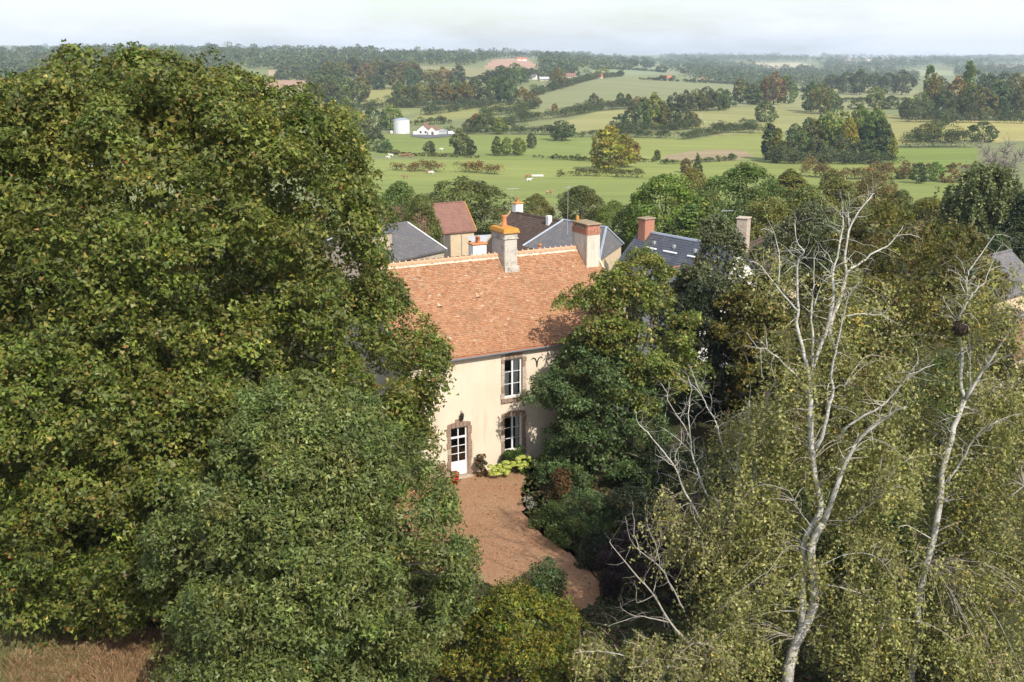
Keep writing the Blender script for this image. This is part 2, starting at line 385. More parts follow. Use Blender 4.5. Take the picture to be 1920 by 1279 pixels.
def hit(px, py, dmin=280):
    d = ray(px, py); Y = _DS[_DS >= dmin]; P = _C[None] + d[None] * (Y / d[1])[:, None]
    g = P[:, 2] - terr(P[:, 0], P[:, 1]); k = np.argmax(g < 0)
    if not (g < 0).any(): return None
    if k == 0: return np.array([P[0, 0], P[0, 1], float(terr(P[0, 0], P[0, 1]))])
    t = g[k - 1] / (g[k - 1] - g[k] + 1e-9); Q = P[k - 1] * (1 - t) + P[k] * t
    Q[2] = float(terr(Q[0], Q[1])); return Q

def grass_mat(name, c, c2=None, streak=.25, rot=0.0):
    c2 = c2 or tuple(x * .72 for x in c)
    m = bpy.data.materials.new(name); m.use_nodes = True
    nt = m.node_tree; b = nt.nodes['Principled BSDF']; b.inputs['Roughness'].default_value = .95; b.inputs['Specular IOR Level'].default_value = .1
    tc = nt.nodes.new('ShaderNodeTexCoord')
    src = None
    for k, (sc_, rz, lo, hi, col) in enumerate([((.004, .018, .02), rot, .38, .68, c2), ((.05, .05, .05), 0, .42, .66, tuple(x * .86 for x in c)), ((.012, .16, .02), rot + .1, .48, .62, tuple(min(1, x * 1.16) for x in c))]):
        mp = nt.nodes.new('ShaderNodeMapping'); mp.inputs['Scale'].default_value = sc_; mp.inputs['Rotation'].default_value = (0, 0, rz)
        n = nt.nodes.new('ShaderNodeTexNoise'); n.inputs['Scale'].default_value = 1; n.inputs['Detail'].default_value = 6; n.inputs['Roughness'].default_value = .6
        nt.links.new(tc.outputs['Object'], mp.inputs[0]); nt.links.new(mp.outputs[0], n.inputs['Vector'])
        r = nt.nodes.new('ShaderNodeMapRange'); r.inputs[1].default_value = lo; r.inputs[2].default_value = hi; r.inputs[4].default_value = (.8, .7, .6)[k]
        nt.links.new(n.outputs['Fac'], r.inputs[0])
        mx = nt.nodes.new('ShaderNodeMixRGB'); mx.inputs[2].default_value = (*col, 1)
        if src is None: mx.inputs[1].default_value = (*c, 1)
        else: nt.links.new(src, mx.inputs[1])
        nt.links.new(r.outputs[0], mx.inputs[0]); src = mx.outputs[0]
    nt.links.new(src, b.inputs['Base Color'])
    return m
# fields: outline on the ground as surveyed, colour of the crop
_FB = 1.38
FIELDS = [
    ((.150, .180, .052), .2, [(600, 338), (1180, 333), (1330, 333), (1900, 338), (1900, 420), (600, 420)]),
    ((.165, .190, .055), .3, [(600, 296), (900, 300), (1120, 303), (1330, 300), (1700, 305), (1900, 312), (1900, 338), (1330, 333), (1180, 333), (600, 338)]),
    ((.140, .172, .050), .1, [(640, 252), (1000, 254), (1120, 258), (1110, 303), (900, 300), (640, 290)]),
    ((.172, .192, .058), -.2, [(1120, 256), (1300, 260), (1440, 248), (1480, 262), (1480, 300), (1330, 300), (1110, 303)]),
    ((.215, .170, .105), .1, [(1232, 300), (1262, 289), (1300, 283), (1360, 280), (1400, 284), (1412, 292), (1380, 300), (1300, 305)]),
    ((.130, .168, .042), .2, [(1672, 276), (1830, 278), (1830, 312), (1665, 306)]),
    ((.245, .225, .085), .3, [(1752, 262), (1790, 222), (1960, 226), (1960, 262), (1850, 268)]),
    ((.205, .195, .075), .1, [(1640, 215), (1785, 218), (1745, 266), (1690, 272), (1640, 260)]),
    ((.195, .198, .080), -.1, [(1240, 206), (1420, 200), (1640, 210), (1640, 250), (1440, 248), (1330, 256), (1270, 236)]),
    ((.205, .202, .085), .2, [(1000, 248), (1060, 228), (1120, 208), (1200, 202), (1240, 210), (1200, 240), (1270, 254), (1120, 250)]),
    ((.160, .172, .085), .15, [(1000, 204), (1005, 178), (1060, 162), (1120, 146), (1200, 141), (1250, 150), (1420, 158), (1400, 198), (1240, 205), (1120, 206)]),
    ((.185, .190, .085), .15, [(1420, 158), (1560, 165), (1720, 170), (1720, 205), (1420, 200)]),
    ((.200, .195, .070), -.2, [(620, 208), (640, 186), (690, 168), (745, 164), (740, 198)]),
    ((.165, .180, .075), .2, [(640, 252), (640, 212), (740, 200), (840, 188), (860, 196), (760, 215), (740, 240)]),
    ((.185, .188, .070), .1, [(800, 210), (918, 196), (1000, 190), (1000, 204), (900, 218), (740, 240)]),
    ((.170, .180, .080), .1, [(940, 236), (1003, 204), (1120, 206), (1060, 228), (1000, 247), (860, 247)]),
    ((.190, .182, .090), .1, [(740, 146), (760, 124), (880, 126), (930, 130), (920, 146), (840, 150)]),
    ((.150, .165, .080), .1, [(930, 170), (1000, 160), (1060, 150), (1060, 162), (1000, 180), (940, 186)]),
    ((.310, .200, .145), .1, [(905, 128), (925, 112), (985, 108), (1008, 124), (990, 132)]),
    ((.290, .190, .135), .1, [(500, 166), (500, 150), (575, 150), (575, 166)]),
    ((.300, .225, .150), .1, [(505, 142), (505, 131), (565, 131), (560, 139)]),
    ((.330, .250, .160), .1, [(-60, 168), (-60, 152), (60, 152), (70, 164)]),
    ((.330, .285, .190), .1, [(1330, 126), (1330, 117), (1372, 117), (1372, 126)]),
    ((.330, .285, .190), .1, [(1400, 130), (1420, 118), (1500, 117), (1545, 128)]),
    ((.330, .300, .210), .1, [(1560, 122), (1580, 113), (1700, 110), (1720, 120)]),
    ((.210, .230, .120), .1, [(1700, 142), (1720, 131), (1790, 133), (1800, 142)]),
    ((.360, .260, .190), .1, [(1800, 128), (1860, 122), (1960, 120), (1960, 128)]),
    ((.170, .200, .110), .1, [(1080, 140), (1100, 128), (1230, 126), (1260, 138), (1200, 141), (1120, 146)]),
    ((.180, .190, .110), .1, [(1240, 140), (1250, 126), (1300, 128), (1320, 142)]),
    ((.190, .195, .100), .1, [(1560, 178), (1600, 162), (1720, 168), (1700, 182)]),
]
def inpoly(px, py, poly):
    c = np.zeros(px.shape, bool); n = len(poly)
    for i in range(n):
        x1, y1 = poly[i]; x2, y2 = poly[(i + 1) % n]
        if y1 == y2: continue
        t = ((y1 > py) != (y2 > py)) & (px < (x2 - x1) * (py - y1) / (y2 - y1) + x1); c ^= t
    return c
def build_terrain():
    nu, nd = 501, 380
    us = np.linspace(-.78, .78, nu); ds = np.concatenate([[4.0], np.linspace(12, 145, 24), np.exp(np.linspace(math.log(150), math.log(9500), nd - 25))])
    UU, DD = np.meshgrid(us, ds); X = UU * DD; Y = DD; Z = terr(X, Y)
    Z[-3:] -= np.array([20, 60, 140])[:, None]
    idx = np.arange(nu * nd).reshape(nd, nu)
    Q = np.stack([idx[:-1, :-1], idx[:-1, 1:], idx[1:, 1:], idx[1:, :-1]], -1).reshape(-1, 4)
    V = np.stack([X, Y, Z], -1).reshape(-1, 3)
    ctr = V[Q].mean(1); px, py = proj_np(ctr[:, 0], ctr[:, 1], ctr[:, 2])
    fid = np.zeros(len(Q), int)
    far = ctr[:, 1] > 290
    for k, (c, rot, poly) in enumerate(FIELDS): fid[far & inpoly(px, py, poly)] = k + 1
    def piece(name, sel, m, kind='structure'):
        q = Q[sel]
        if not len(q): return None
        u, inv = np.unique(q, return_inverse=True); inv = inv.reshape(-1, 4).astype(np.int32)
        me = bpy.data.meshes.new(name); me.vertices.add(len(u)); me.loops.add(len(inv) * 4); me.polygons.add(len(inv))
        me.vertices.foreach_set('co', V[u].astype(np.float32).ravel()); me.loops.foreach_set('vertex_index', inv.ravel())
        me.polygons.foreach_set('loop_start', np.arange(0, len(inv) * 4, 4, dtype=np.int32)); me.update(); me.shade_smooth()
        o = link(name, me, m); lab(o, kind=kind); return o
    near = ctr[:, 1] < 150
    gm = mat('garden_ground', (.052, .046, .026), .95, [(.35, (.05, .062, .022), .42, .6), (2.2, (.085, .06, .035), .5, .7), (14, (.03, .028, .018), .45, .65)], (8, .6), .1)
    lab(piece('ground', near, gm), 'dark leaf-littered garden and village ground around the house', 'ground')
    hm = grass_mat('hill_grass', (.195, .212, .088), (.15, .175, .08))
    lab(piece('hills', (~near) & (fid == 0), hm), 'rolling green farmland hills rising to the wooded skyline', 'hills')
    for k, (c, rot, poly) in enumerate(FIELDS):
        o = piece('field', fid == k + 1, grass_mat('field_%d' % k, (c[0] * _FB, c[1] * 1.36, c[2] * 1.3), None, .25, rot))
build_terrain()

# ------------------------------------------------------------------ gravel drive, dry grass
def sheet(name, pts, z, m, label, cat):
    bm = bmesh.new(); vs = [bm.verts.new((p[0], p[1], z)) for p in pts]; f = bm.faces.new(vs); f.normal_update()
    if f.normal.z < 0: f.normal_flip()
    bmesh.ops.triangulate(bm, faces=bm.faces[:]); me = bpy.data.meshes.new(name); bm.to_mesh(me); bm.free()
    return lab(link(name, me, m), label, cat, kind='structure')
GRAVEL = mat('pink_gravel', (.38, .235, .14), .95, [(.5, (.35, .185, .10), .42, .68), (9, (.54, .33, .19), .5, .64), (34, (.25, .13, .075), .5, .62), (2.5, (.38, .22, .13), .5, .7)], (50, .9), .1)
def smooth_poly(pts, it=2):
    pts = [np.array(p[:2]) for p in pts]
    for _ in range(it):
        q = []
        for i in range(len(pts)):
            a, b = pts[i], pts[(i + 1) % len(pts)]; q += [a * .75 + b * .25, a * .25 + b * .75]
        pts = q
    return pts
drive_px = [(700, 925), (800, 902), (880, 886), (985, 872), (990, 890), (978, 925), (985, 965), (1010, 995), (1050, 1025), (1100, 1060), (1128, 1085), (1125, 1120), (1100, 1145), (1040, 1148), (980, 1120), (900, 1090), (840, 1075), (700, 1060)]
_rd = np.random.default_rng(8)
drive = sheet('gravel_drive', [p + _rd.normal(0, .07, 2) for p in smooth_poly([G(*p) for p in drive_px], 4)], .03, GRAVEL, 'pinkish orange gravel courtyard in front of the cream house', 'gravel')

# ------------------------------------------------------------------ the cream house
HANG = rad(28)                                   # facade runs 28 degrees off the x axis
P0 = G(862, 893)
SL, SR, DEP, EAVE, RIDG = -2.9, 10.35, 8.5, 6.60, 10.42
house = empty('country_house', P0, HANG, 'cream rendered country house with steep orange clay tile roof and two tall chimneys', 'house')
def facade():
    mb = MB()
    ops = [(-.47, .47, .0, 2.66), (2.6, 3.64, .85, 2.76), (2.6, 3.64, 3.78, 5.88)]
    xs = sorted({SL, SR, *[a for o in ops for a in o[:2]]}); zs = sorted({-.3, EAVE, *[a for o in ops for a in o[2:]]})
    for i in range(len(xs) - 1):
        for j in range(len(zs) - 1):
            cx, cz = (xs[i] + xs[i + 1]) / 2, (zs[j] + zs[j + 1]) / 2
            if any(a < cx < b and c < cz < d for a, b, c, d in ops): continue
            mb.quad((xs[i], 0, zs[j]), (xs[i + 1], 0, zs[j]), (xs[i + 1], 0, zs[j + 1]), (xs[i], 0, zs[j + 1]))
    for a, b, c, d in ops:                         # reveals
        mb.quad((a, 0, c), (a, 0, d), (a, .32, d), (a, .32, c)); mb.quad((b, 0, c), (b, .32, c), (b, .32, d), (b, 0, d))
        mb.quad((a, 0, d), (b, 0, d), (b, .32, d), (a, .32, d)); mb.quad((a, 0, c), (a, .32, c), (b, .32, c), (b, 0, c))
    h = DEP / 2
    mb.add([(SR, 0, -.3), (SR, DEP, -.3), (SR, DEP, EAVE), (SR, h, RIDG - .08), (SR, 0, EAVE)], [(0, 1, 2, 3, 4)])
    mb.add([(SL, 0, -.3), (SL, DEP, -.3), (SL, DEP, EAVE), (SL, h, RIDG - .08), (SL, 0, EAVE)], [(4, 3, 2, 1, 0)])
    mb.quad((SL, DEP, -.3), (SL, DEP, EAVE), (SR, DEP, EAVE), (SR, DEP, -.3))
    mb.build('wall', RENDER, house)
facade()
# rooms behind the openings
for nm, x0, x1, z0, z1, m in (('room', 1.2, 5.6, 3.3, 6.1, ROOM), ('room', 1.2, 5.6, -.05, 3.0, ROOM), ('room', -1.6, 1.0, -.05, 3.0, ROOMRED)):
    mb = MB(); y0, y1 = .34, 4.0
    mb.quad((x0, y1, z0), (x1, y1, z0), (x1, y1, z1), (x0, y1, z1)); mb.quad((x0, y0, z0), (x0, y1, z0), (x0, y1, z1), (x0, y0, z1)); mb.quad((x1, y0, z0), (x1, y0, z1), (x1, y1, z1), (x1, y1, z0))
    mb.quad((x0, y0, z0), (x1, y0, z0), (x1, y1, z0), (x0, y1, z0)); mb.quad((x0, y0, z1), (x0, y1, z1), (x1, y1, z1), (x1, y0, z1)); mb.build(nm, m, house)
# roof: every tile its own little slab, joined; colours differ from tile to tile
OV = .28
def roof_tiles():
    h = DEP / 2; rise = RIDG - EAVE; sl = math.hypot(h, rise); ty, tz = h / sl, rise / sl; nrm = np.array([0, -tz, ty])
    ext = OV; total = sl + ext; rows = int(total / .112); V = []; C = []
    rng = np.random.default_rng(3)
    cols = np.array([(.44, .225, .122), (.465, .25, .142), (.405, .195, .104), (.49, .29, .178), (.35, .18, .105), (.54, .40, .29), (.40, .235, .14)])
    w = np.array([.38, .25, .18, .06, .05, .008, .08])
    for r in range(rows):
        s0 = -ext + r * .112 + rng.normal(0, .004)
        x = SL - .12 + (r % 2) * .085 - .05
        while x < SR + .10:
            wd = .17 * rng.uniform(.93, 1.05)
            a = s0 + rng.normal(0, .006); b = s0 + .20; lift = .045 + rng.normal(0, .006)
            xa, xb = max(x, SL - .14), min(x + wd - .006, SR + .12)
            if xb - xa < .03: x += wd; continue
            pa = np.array([0, a * ty, EAVE + a * tz]); pb = np.array([0, b * ty, EAVE + b * tz])
            tl = rng.normal(0, .006)
            q = [pa + nrm * (lift + tl) + [xa, 0, 0], pa + nrm * (lift - tl) + [xb, 0, 0], pb + nrm * .014 + [xb, 0, 0], pb + nrm * .014 + [xa, 0, 0]]
            e = [pa + nrm * .012 + [xa, 0, 0], pa + nrm * .012 + [xb, 0, 0], q[1], q[0]]
            V.append(q); V.append(e)
            f = r / rows; wt = w.copy()
            nz = math.sin(x * .9 + 1.3) * math.sin(f * 5.1 + x * .35) + .6 * math.sin(x * 2.3 + f * 9)
            wt[[1, 3, 5]] *= 1 + 1.0 * max(nz, 0) + .8 * f; wt[[2, 4]] *= 1 + 1.2 * max(-nz, 0) * (1.3 - f)
            if -1.6 < x < -.2 and .55 < f < .95: wt[[3, 5]] *= 3
            c = .82 * cols[rng.choice(7, p=wt / wt.sum())] * math.exp(rng.normal(0, .055)); C.append(c); C.append(c)
            x += wd
    o = link('roof_tiles', quads_mesh('roof_tiles', np.array(V), np.array(C)), TILE)
    return o
h_ = DEP / 2; sl_ = math.hypot(h_, RIDG - EAVE); ty_, tz_ = h_ / sl_, (RIDG - EAVE) / sl_
rm = MB()
rm.add([(SL - .12, -OV * ty_, EAVE - OV * tz_), (SR + .10, -OV * ty_, EAVE - OV * tz_), (SR + .10, h_, RIDG), (SL - .12, h_, RIDG), (SR + .10, DEP + OV * ty_, EAVE - OV * tz_), (SL - .12, DEP + OV * ty_, EAVE - OV * tz_),
        (SL - .12, -OV * ty_, EAVE - OV * tz_ - .08), (SR + .10, -OV * ty_, EAVE - OV * tz_ - .08), (SR + .10, h_, RIDG - .1), (SL - .12, h_, RIDG - .1), (SR + .10, DEP + OV * ty_, EAVE - OV * tz_ - .08), (SL - .12, DEP + OV * ty_, EAVE - OV * tz_ - .08)],
       [(0, 1, 2, 3), (3, 2, 4, 5), (7, 6, 9, 8), (8, 9, 11, 10), (0, 6, 7, 1), (5, 4, 10, 11), (1, 7, 8, 2), (2, 8, 10, 4), (0, 3, 9, 6), (3, 5, 11, 9)])
roof = rm.build('roof', ORANGE_ROOF, house)
rt = roof_tiles(); rt.parent = roof; lab(rt, kind='stuff')
# ridge tiles, one by one
def ridge_tile_mesh(l=.36, r=.13):
    mb = MB(); n = 7; V = []; 
    for k, (x, rr) in enumerate(((0, r * 1.12), (.07, r * 1.14), (.075, r), (l, r * .95))):
        for j in range(n):
            t = math.pi * (-.08 + 1.16 * j / (n - 1)); V.append((x, -rr * 1.05 * math.cos(t), rr * math.sin(t) * .95))
    F_ = []
    for k in range(3):
        for j in range(n - 1): F_.append((k * n + j, k * n + j + 1, (k + 1) * n + j + 1, (k + 1) * n + j))
    F_.append(tuple(range(n))[::-1])
    # mortar crest where two tiles meet
    mb.add(V, F_); mb.add([(-.03, -.10, .06), (.05, -.10, .06), (.05, .10, .06), (-.03, .10, .06), (-.01, 0, .215), (.035, 0, .20)], [(0, 1, 5, 4), (1, 2, 5), (2, 3, 4, 5), (3, 0, 4)])
    return mb.mesh('ridge_tile', False)
rtm = ridge_tile_mesh(); rtm.materials.append(RIDGE)
x = SL - .12
while x < SR - 1.05:
    if not (3.85 < x + .18 < 4.55 and False):
        o = link('ridge_tile', rtm, RIDGE, roof, (x, h_, RIDG + .02)); o.rotation_euler = (random.uniform(-.06, .06), random.uniform(-.015, .015), random.uniform(-.02, .02))
    x += .345
MB().add([(SL, h_ - .2, RIDG - .17), (SR - .7, h_ - .2, RIDG - .17), (SR - .7, h_, RIDG + .06), (SL, h_, RIDG + .06), (SR - .7, h_ + .2, RIDG - .17), (SL, h_ + .2, RIDG - .17)], [(0, 1, 2, 3), (3, 2, 4, 5)]).build('ridge_mortar', mat('mortar', (.66, .56, .44), .95, (6, (.55, .42, .3), .45, .7), (30, .4), .05), roof, loc=(0, 0, .035))
# right verge of mortar
MB().add([(SR + .06, -OV * ty_, EAVE - OV * tz_ + .02), (SR + .16, -OV * ty_, EAVE - OV * tz_ + .02), (SR + .16, h_, RIDG + .04), (SR + .06, h_, RIDG + .04),
          (SR + .06, -OV * ty_, EAVE - OV * tz_ + .10), (SR + .16, -OV * ty_, EAVE - OV * tz_ + .10), (SR + .16, h_, RIDG + .12), (SR + .06, h_, RIDG + .12)],
         [(0, 1, 2, 3), (4, 7, 6, 5), (0, 4, 5, 1), (1, 5, 6, 2), (3, 7, 4, 0)]).build('verge', MATS['mortar'], roof)
# roof vents
for sx, sv in ((-.05, .56), (2.25, .62)):
    s = sv * sl_ * .92; c = np.array([sx, s * ty_, EAVE + s * tz_]); nv = np.array([0, -tz_, ty_]); tv = np.array([0, ty_, tz_]); xv = np.array([1, 0, 0])
    mb = MB(); pts = []
    for j in range(7):
        t = math.pi * j / 6; pts.append(c + xv * .15 * math.cos(t) + nv * (.05 + .11 * math.sin(t)) - tv * .16)
    tip = c + tv * .22 + nv * .05
    mb.add(pts + [tip], [(j, j + 1, 7) for j in range(6)])
    v = mb.build('roof_vent', RIDGE, roof)
    MB().add(pts + [c - tv * .15 + nv * .05], [(7, j + 1, j) for j in range(6)]).build('vent_mouth', IRON, v) if False else None
    q = [p + tv * .03 - nv * .012 for p in pts]
    mb = MB().add(q, [tuple(range(7))]); mm = mb.build('vent_mouth', IRON, house)
# gutter along the eaves with brackets
mb = MB(); n = 7; xs = (SL - .1, SR + .08); V = []
gy, gz = -OV * ty_ - .07, EAVE - OV * tz_ - .02
for xx in xs:
    for j in range(n):
        t = math.pi * j / (n - 1); V.append((xx, gy + .105 * math.cos(t), gz - .115 * math.sin(t)))
for xx in xs:
    for j in range(n):
        t = math.pi * (n - 1 - j) / (n - 1); V.append((xx, gy + .090 * math.cos(t), gz - .10 * math.sin(t) + .004))
F_ = [(j, j + 1, n + j + 1, n + j) for j in range(n - 1)] + [(2 * n + j, 2 * n + j + 1, 3 * n + j + 1, 3 * n + j) for j in range(n - 1)]
gut = mb.add(V, F_).build('gutter', ZINC, house)
MB().box(SL, SR, -.035, -.002, EAVE - .33, EAVE - .17).build('fascia', ZINC, house)
bm_ = MB(); 
for j in range(n - 1):
    pass
brk = MB().tube([(0, gy + .1 * math.cos(math.pi * j / 8), gz - .1 * math.sin(math.pi * j / 8)) for j in range(9)], [.012] * 9, 4).mesh('gutter_bracket'); brk.materials.append(ZINC)
xx = SL + .4
while xx < SR: link('gutter_bracket', brk, ZINC, gut, (xx, 0, 0)); xx += .9

# openings
def stone(mb_parent, pts, y0=-.045, y1=.06, m=STONE_BR):
    """a dressed stone: outline pts (x,z) pushed out of the wall"""
    n = len(pts); v = [(p[0], y0, p[1]) for p in pts] + [(p[0], y1, p[1]) for p in pts]
    f = [tuple(range(n))] + [(i, i + n, (i + 1) % n + n, (i + 1) % n) for i in range(n)]
    me = bevel(MB().add(v, f).mesh('surround_stone'), .012)
    return link('surround_stone', me, m, mb_parent)
def surround(par, x0, x1, z0, z1, sill=True, key=False, pale=0.2, rng=random):
    w = .19; z = z0
    while z < z1 - .05:
        hh = min(rng.uniform(.26, .4), z1 - z)
        if z1 - z - hh < .12: hh = z1 - z
        for sgn in (0, 1):
            ww = w + rng.choice((0, 0, .05)); j = rng.uniform(-.01, .01)
            a, b = (x0 - ww, x0 - .002) if sgn == 0 else (x1 + .002, x1 + ww)
            stone(par, [(a, z + .006), (b, z + .006), (b, z + hh - .006), (a, z + hh - .006)], -.045 + j, .05, STONE_PALE if rng.random() < pale else STONE_BR)
        z += hh
    nv = 6; L_ = x0 - w; R_ = x1 + w                # slightly arched lintel of wedge stones
    def arc(t, hgt): return hgt + .10 * (1 - (2 * t - 1) ** 2)
    for k in range(nv):
        t0, t1 = k / nv, (k + 1) / nv; a0 = L_ + (R_ - L_) * t0 + .006; a1 = L_ + (R_ - L_) * t1 - .006
        up = .2 if not (key and k in (2, 3)) else .34
        stone(par, [(a0, z1 + .004), (a1, z1 + .004), (a1, arc(t1, z1) + up), (a0, arc(t0, z1) + up)], -.05 + rng.uniform(-.01, .01), .05, STONE_PALE if rng.random() < pale else STONE_BR)
    if sill:
        for k in range(4):
            a0 = L_ - .03 + (R_ - L_ + .06) * k / 4 + .006; a1 = L_ - .03 + (R_ - L_ + .06) * (k + 1) / 4 - .006
            stone(par, [(a0, z0 - .22), (a1, z0 - .22), (a1, z0 - .004), (a0, z0 - .004)], -.09, .05)
def glazed(par, x0, x1, z0, z1, nc, nr, y=.14, bar=.03, fr=.07, mid=.09):
    """frame + casements + panes; panes and glazing bars are single pieces"""
    panes = []
    cells = []
    wl = (x1 - x0 - 2 * fr - mid * (nc - 1)) / nc
    for c in range(nc):
        a = x0 + fr + c * (wl + mid); hp = (z1 - z0 - 2 * fr - bar * (nr - 1)) / nr
        for r in range(nr):
            b = z0 + fr + r * (hp + bar); cells.append((a, a + wl, b, b + hp))
            if r < nr - 1: MB().box(a, a + wl, y, y + .04, b + hp, b + hp + bar).build('glazing_bar', WHITE, par)
    for a, b, c, d in cells: MB().box(a, b, y + .015, y + .02, c, d).build('pane', GLASS, par)
def frame(name, x0, x1, z0, z1, nc=2, y=.13, fr=.07, mid=.09):
    mb = MB(); mb.box(x0, x0 + fr, y, y + .07, z0, z1).box(x1 - fr, x1, y, y + .07, z0, z1).box(x0 + fr, x1 - fr, y, y + .07, z1 - fr, z1).box(x0 + fr, x1 - fr, y, y + .07, z0, z0 + fr)
    wl = (x1 - x0 - 2 * fr - mid * (nc - 1)) / nc
    for c in range(nc - 1): a = x0 + fr + (c + 1) * wl + c * mid; mb.box(a, a + mid, y - .01, y + .07, z0 + fr, z1 - fr)
    return mb.build(name, WHITE, house)
def curtain(par, x0, x1, z0, z1, y=.4, gather=0.0):
    n = 24; V = []; 
    for j, (z, g) in enumerate(((z0, gather), ((z0 + z1) / 2, gather * .8), (z1, 0))):
        for i in range(n):
            t = i / (n - 1); V.append((x0 + (x1 - x0) * (t * (1 - g)) , y + .035 * math.sin(t * 34 + j * .3), z))
    MB().add(V, [(j * n + i, j * n + i + 1, (j + 1) * n + i + 1, (j + 1) * n + i) for j in range(2) for i in range(n - 1)]).build('curtain', CURTAIN, par, True)
for z0, z1 in ((3.80, 5.86), (.87, 2.74)):
    w = frame('window', 2.602, 3.638, z0, z1); lab(w, 'white upper storey casement window with pale curtains' if z0 > 3 else 'white ground floor casement window behind the hydrangeas')
    glazed(w, 2.602, 3.638, z0, z1, 2, 3)
    surround(w, 2.6, 3.64, z0 - .02, z1 + .02, True, False, .45 if z0 > 3 else .12)
    if z0 > 3: curtain(w, 3.2, 3.58, z0, z1, .25, .15); curtain(w, 2.68, 3.02, z0, z1 - .68, .25, .1)  # curtains extended over both sashes, standing in for a pale reflection on the glass
    else: curtain(w, 3.38, 3.58, z0, z1, .27)
# door: transom light, glazed upper part, solid white panel below
door = frame('door', -.468, .468, .04, 2.658, 1); lab(door, 'white glazed front door with transom light and brown stone surround')
MB().box(-.398, .398, .125, .2, 2.04, 2.14).build('transom_rail', WHITE, door)
MB().box(-.398, .398, .14, .19, .11, .78).build('door_panel', WHITE, door)
MB().box(-.30, .30, .128, .14, .2, .68).build('panel_moulding', WHITE, door)
glazed(door, -.468, .468, 2.08, 2.66, 2, 1, .14, .03, .07, .05)
MB().box(-.03, .03, .13, .17, 2.14, 2.59).build('glazing_bar', WHITE, door)
glazed(door, -.468, .468, .74, 2.10, 2, 3, .14, .035, .07, .05); MB().box(-.025, .025, .13, .18, .78, 2.04).build('glazing_bar', WHITE, door)
MB().tube([(.33, .13, 1.05), (.33, .07, 1.05), (.24, .07, 1.05)], [.012] * 3, 6).build('handle', IRON, door)
surround(door, -.47, .47, .0, 2.68, False, True, .08)
MB().box(-.62, .62, -.42, .0, -.06, .045).build('door_step', STONE_PALE, house)
# wall lantern above the door
la = MB().lathe([(0.02, 3.50), (.05, 3.47), (.10, 3.40), (.115, 3.38), (.085, 3.14), (.03, 3.08), (.0, 3.06)], 6, (.1, -.17)).tube([(.1, 0, 3.5), (.1, -.1, 3.56), (.1, -.17, 3.5)], [.015] * 3, 5).build('lantern', IRON, house)
# forged wall anchor shaped like a Y with curled arms
def curl(s):
    return [(4.5 + s * .0, -.03, 5.25), (4.5 + s * .03, -.03, 5.55), (4.5 + s * .12, -.03, 5.72), (4.5 + s * .24, -.03, 5.76), (4.5 + s * .33, -.03, 5.68)]
MB().tube(curl(1), [.03, .03, .028, .024, .018], 5).tube(curl(-1), [.03, .03, .028, .024, .018], 5).build('wall_anchor', IRON, house)
MB().tube([(5.95, -.03, 1.5), (5.95, -.03, 1.9)], [.03, .03], 5).build('wall_anchor', IRON, house)
# chimneys
def brick_courses(par, x0, x1, y0, y1, z0, z1, rows, m, nx=4, ny=6):
    hh = (z1 - z0) / rows
    for r in range(rows):
        for side in range(2):
            n = nx if side == 0 else ny
            for k in range(n):
                off = .5 / n if r % 2 else 0
                if side == 0:
                    a = x0 + (x1 - x0) * k / n + .008; b = x0 + (x1 - x0) * (k + 1) / n - .008
                    MB().box(a, b, y0 - .035, y0 + .01, z0 + r * hh + .006, z0 + (r + 1) * hh - .006).build('brick', m, par)
                else:
                    a = y0 + (y1 - y0) * k / n + .008; b = y0 + (y1 - y0) * (k + 1) / n - .008
                    MB().box(x0 - .035, x0 + .01, a, b, z0 + r * hh + .006, z0 + (r + 1) * hh - .006).build('brick', m, par)
ch = bevel(MB().box(9.42, 10.28, 3.15, 4.75, 8.2, 11.62).mesh('chimney'), .03); ch = link('chimney', ch, CHIM_REND, house); lab(ch, 'tall pale rendered chimney with brick band and flat slab cap')
brick_courses(ch, 9.42, 10.28, 3.15, 4.75, 11.30, 11.62, 3, BRICK)
for k, (a, b) in enumerate(((3.15, 3.45), (4.45, 4.75))): MB().box(9.44, 10.26, a + .02, b - .02, 11.62, 11.82).build('cap_pier', BRICK, ch)
MB().box(9.46, 9.62, 3.5, 4.4, 11.62, 11.76).build('cap_pier', SLAB, ch)
link('cap_slab', bevel(MB().box(9.36, 10.34, 3.08, 4.82, 11.82, 11.92).mesh('cap_slab'), .03), SLAB, ch)
MB().lathe([(.09, 11.92), (.1, 12.05), (.07, 12.2), (.0, 12.22)], 8, (9.6, 4.5)).build('cap_knob', LICHEN, ch)
cl = link('chimney', bevel(MB().frustum(4.40, 5.23, 3.40, 4.98, 8.6, 11.40, .04).mesh('chimney'), .04), CHIM_STONE, house); lab(cl, 'weathered stone chimney with orange lichen cap and clay pot')
MB().frustum(4.34, 5.32, 3.28, 4.9, 8.6, 9.95, .06).build('chimney_foot', CHIM_STONE, cl)
link('chimney_band', bevel(MB().box(4.42, 5.21, 3.42, 4.96, 11.40, 11.72).mesh('chimney_band'), .03), CHIM_STONE, cl)
link('cornice', bevel(MB().box(4.38, 5.25, 3.38, 5.0, 11.40, 11.46).mesh('cornice'), .02), CHIM_STONE, cl)
link('chimney_cap', bevel(MB().frustum(4.30, 5.33, 3.30, 5.08, 11.72, 11.98, .08).mesh('chimney_cap'), .06, 2), LICHEN, cl)
MB().lathe([(.17, 11.92), (.18, 12.05), (.14, 12.15), (.13, 12.48), (.15, 12.52), (.15, 12.6), (.09, 12.6)], 12, (4.82, 4.25)).build('chimney_pot', TERRA, cl, True)

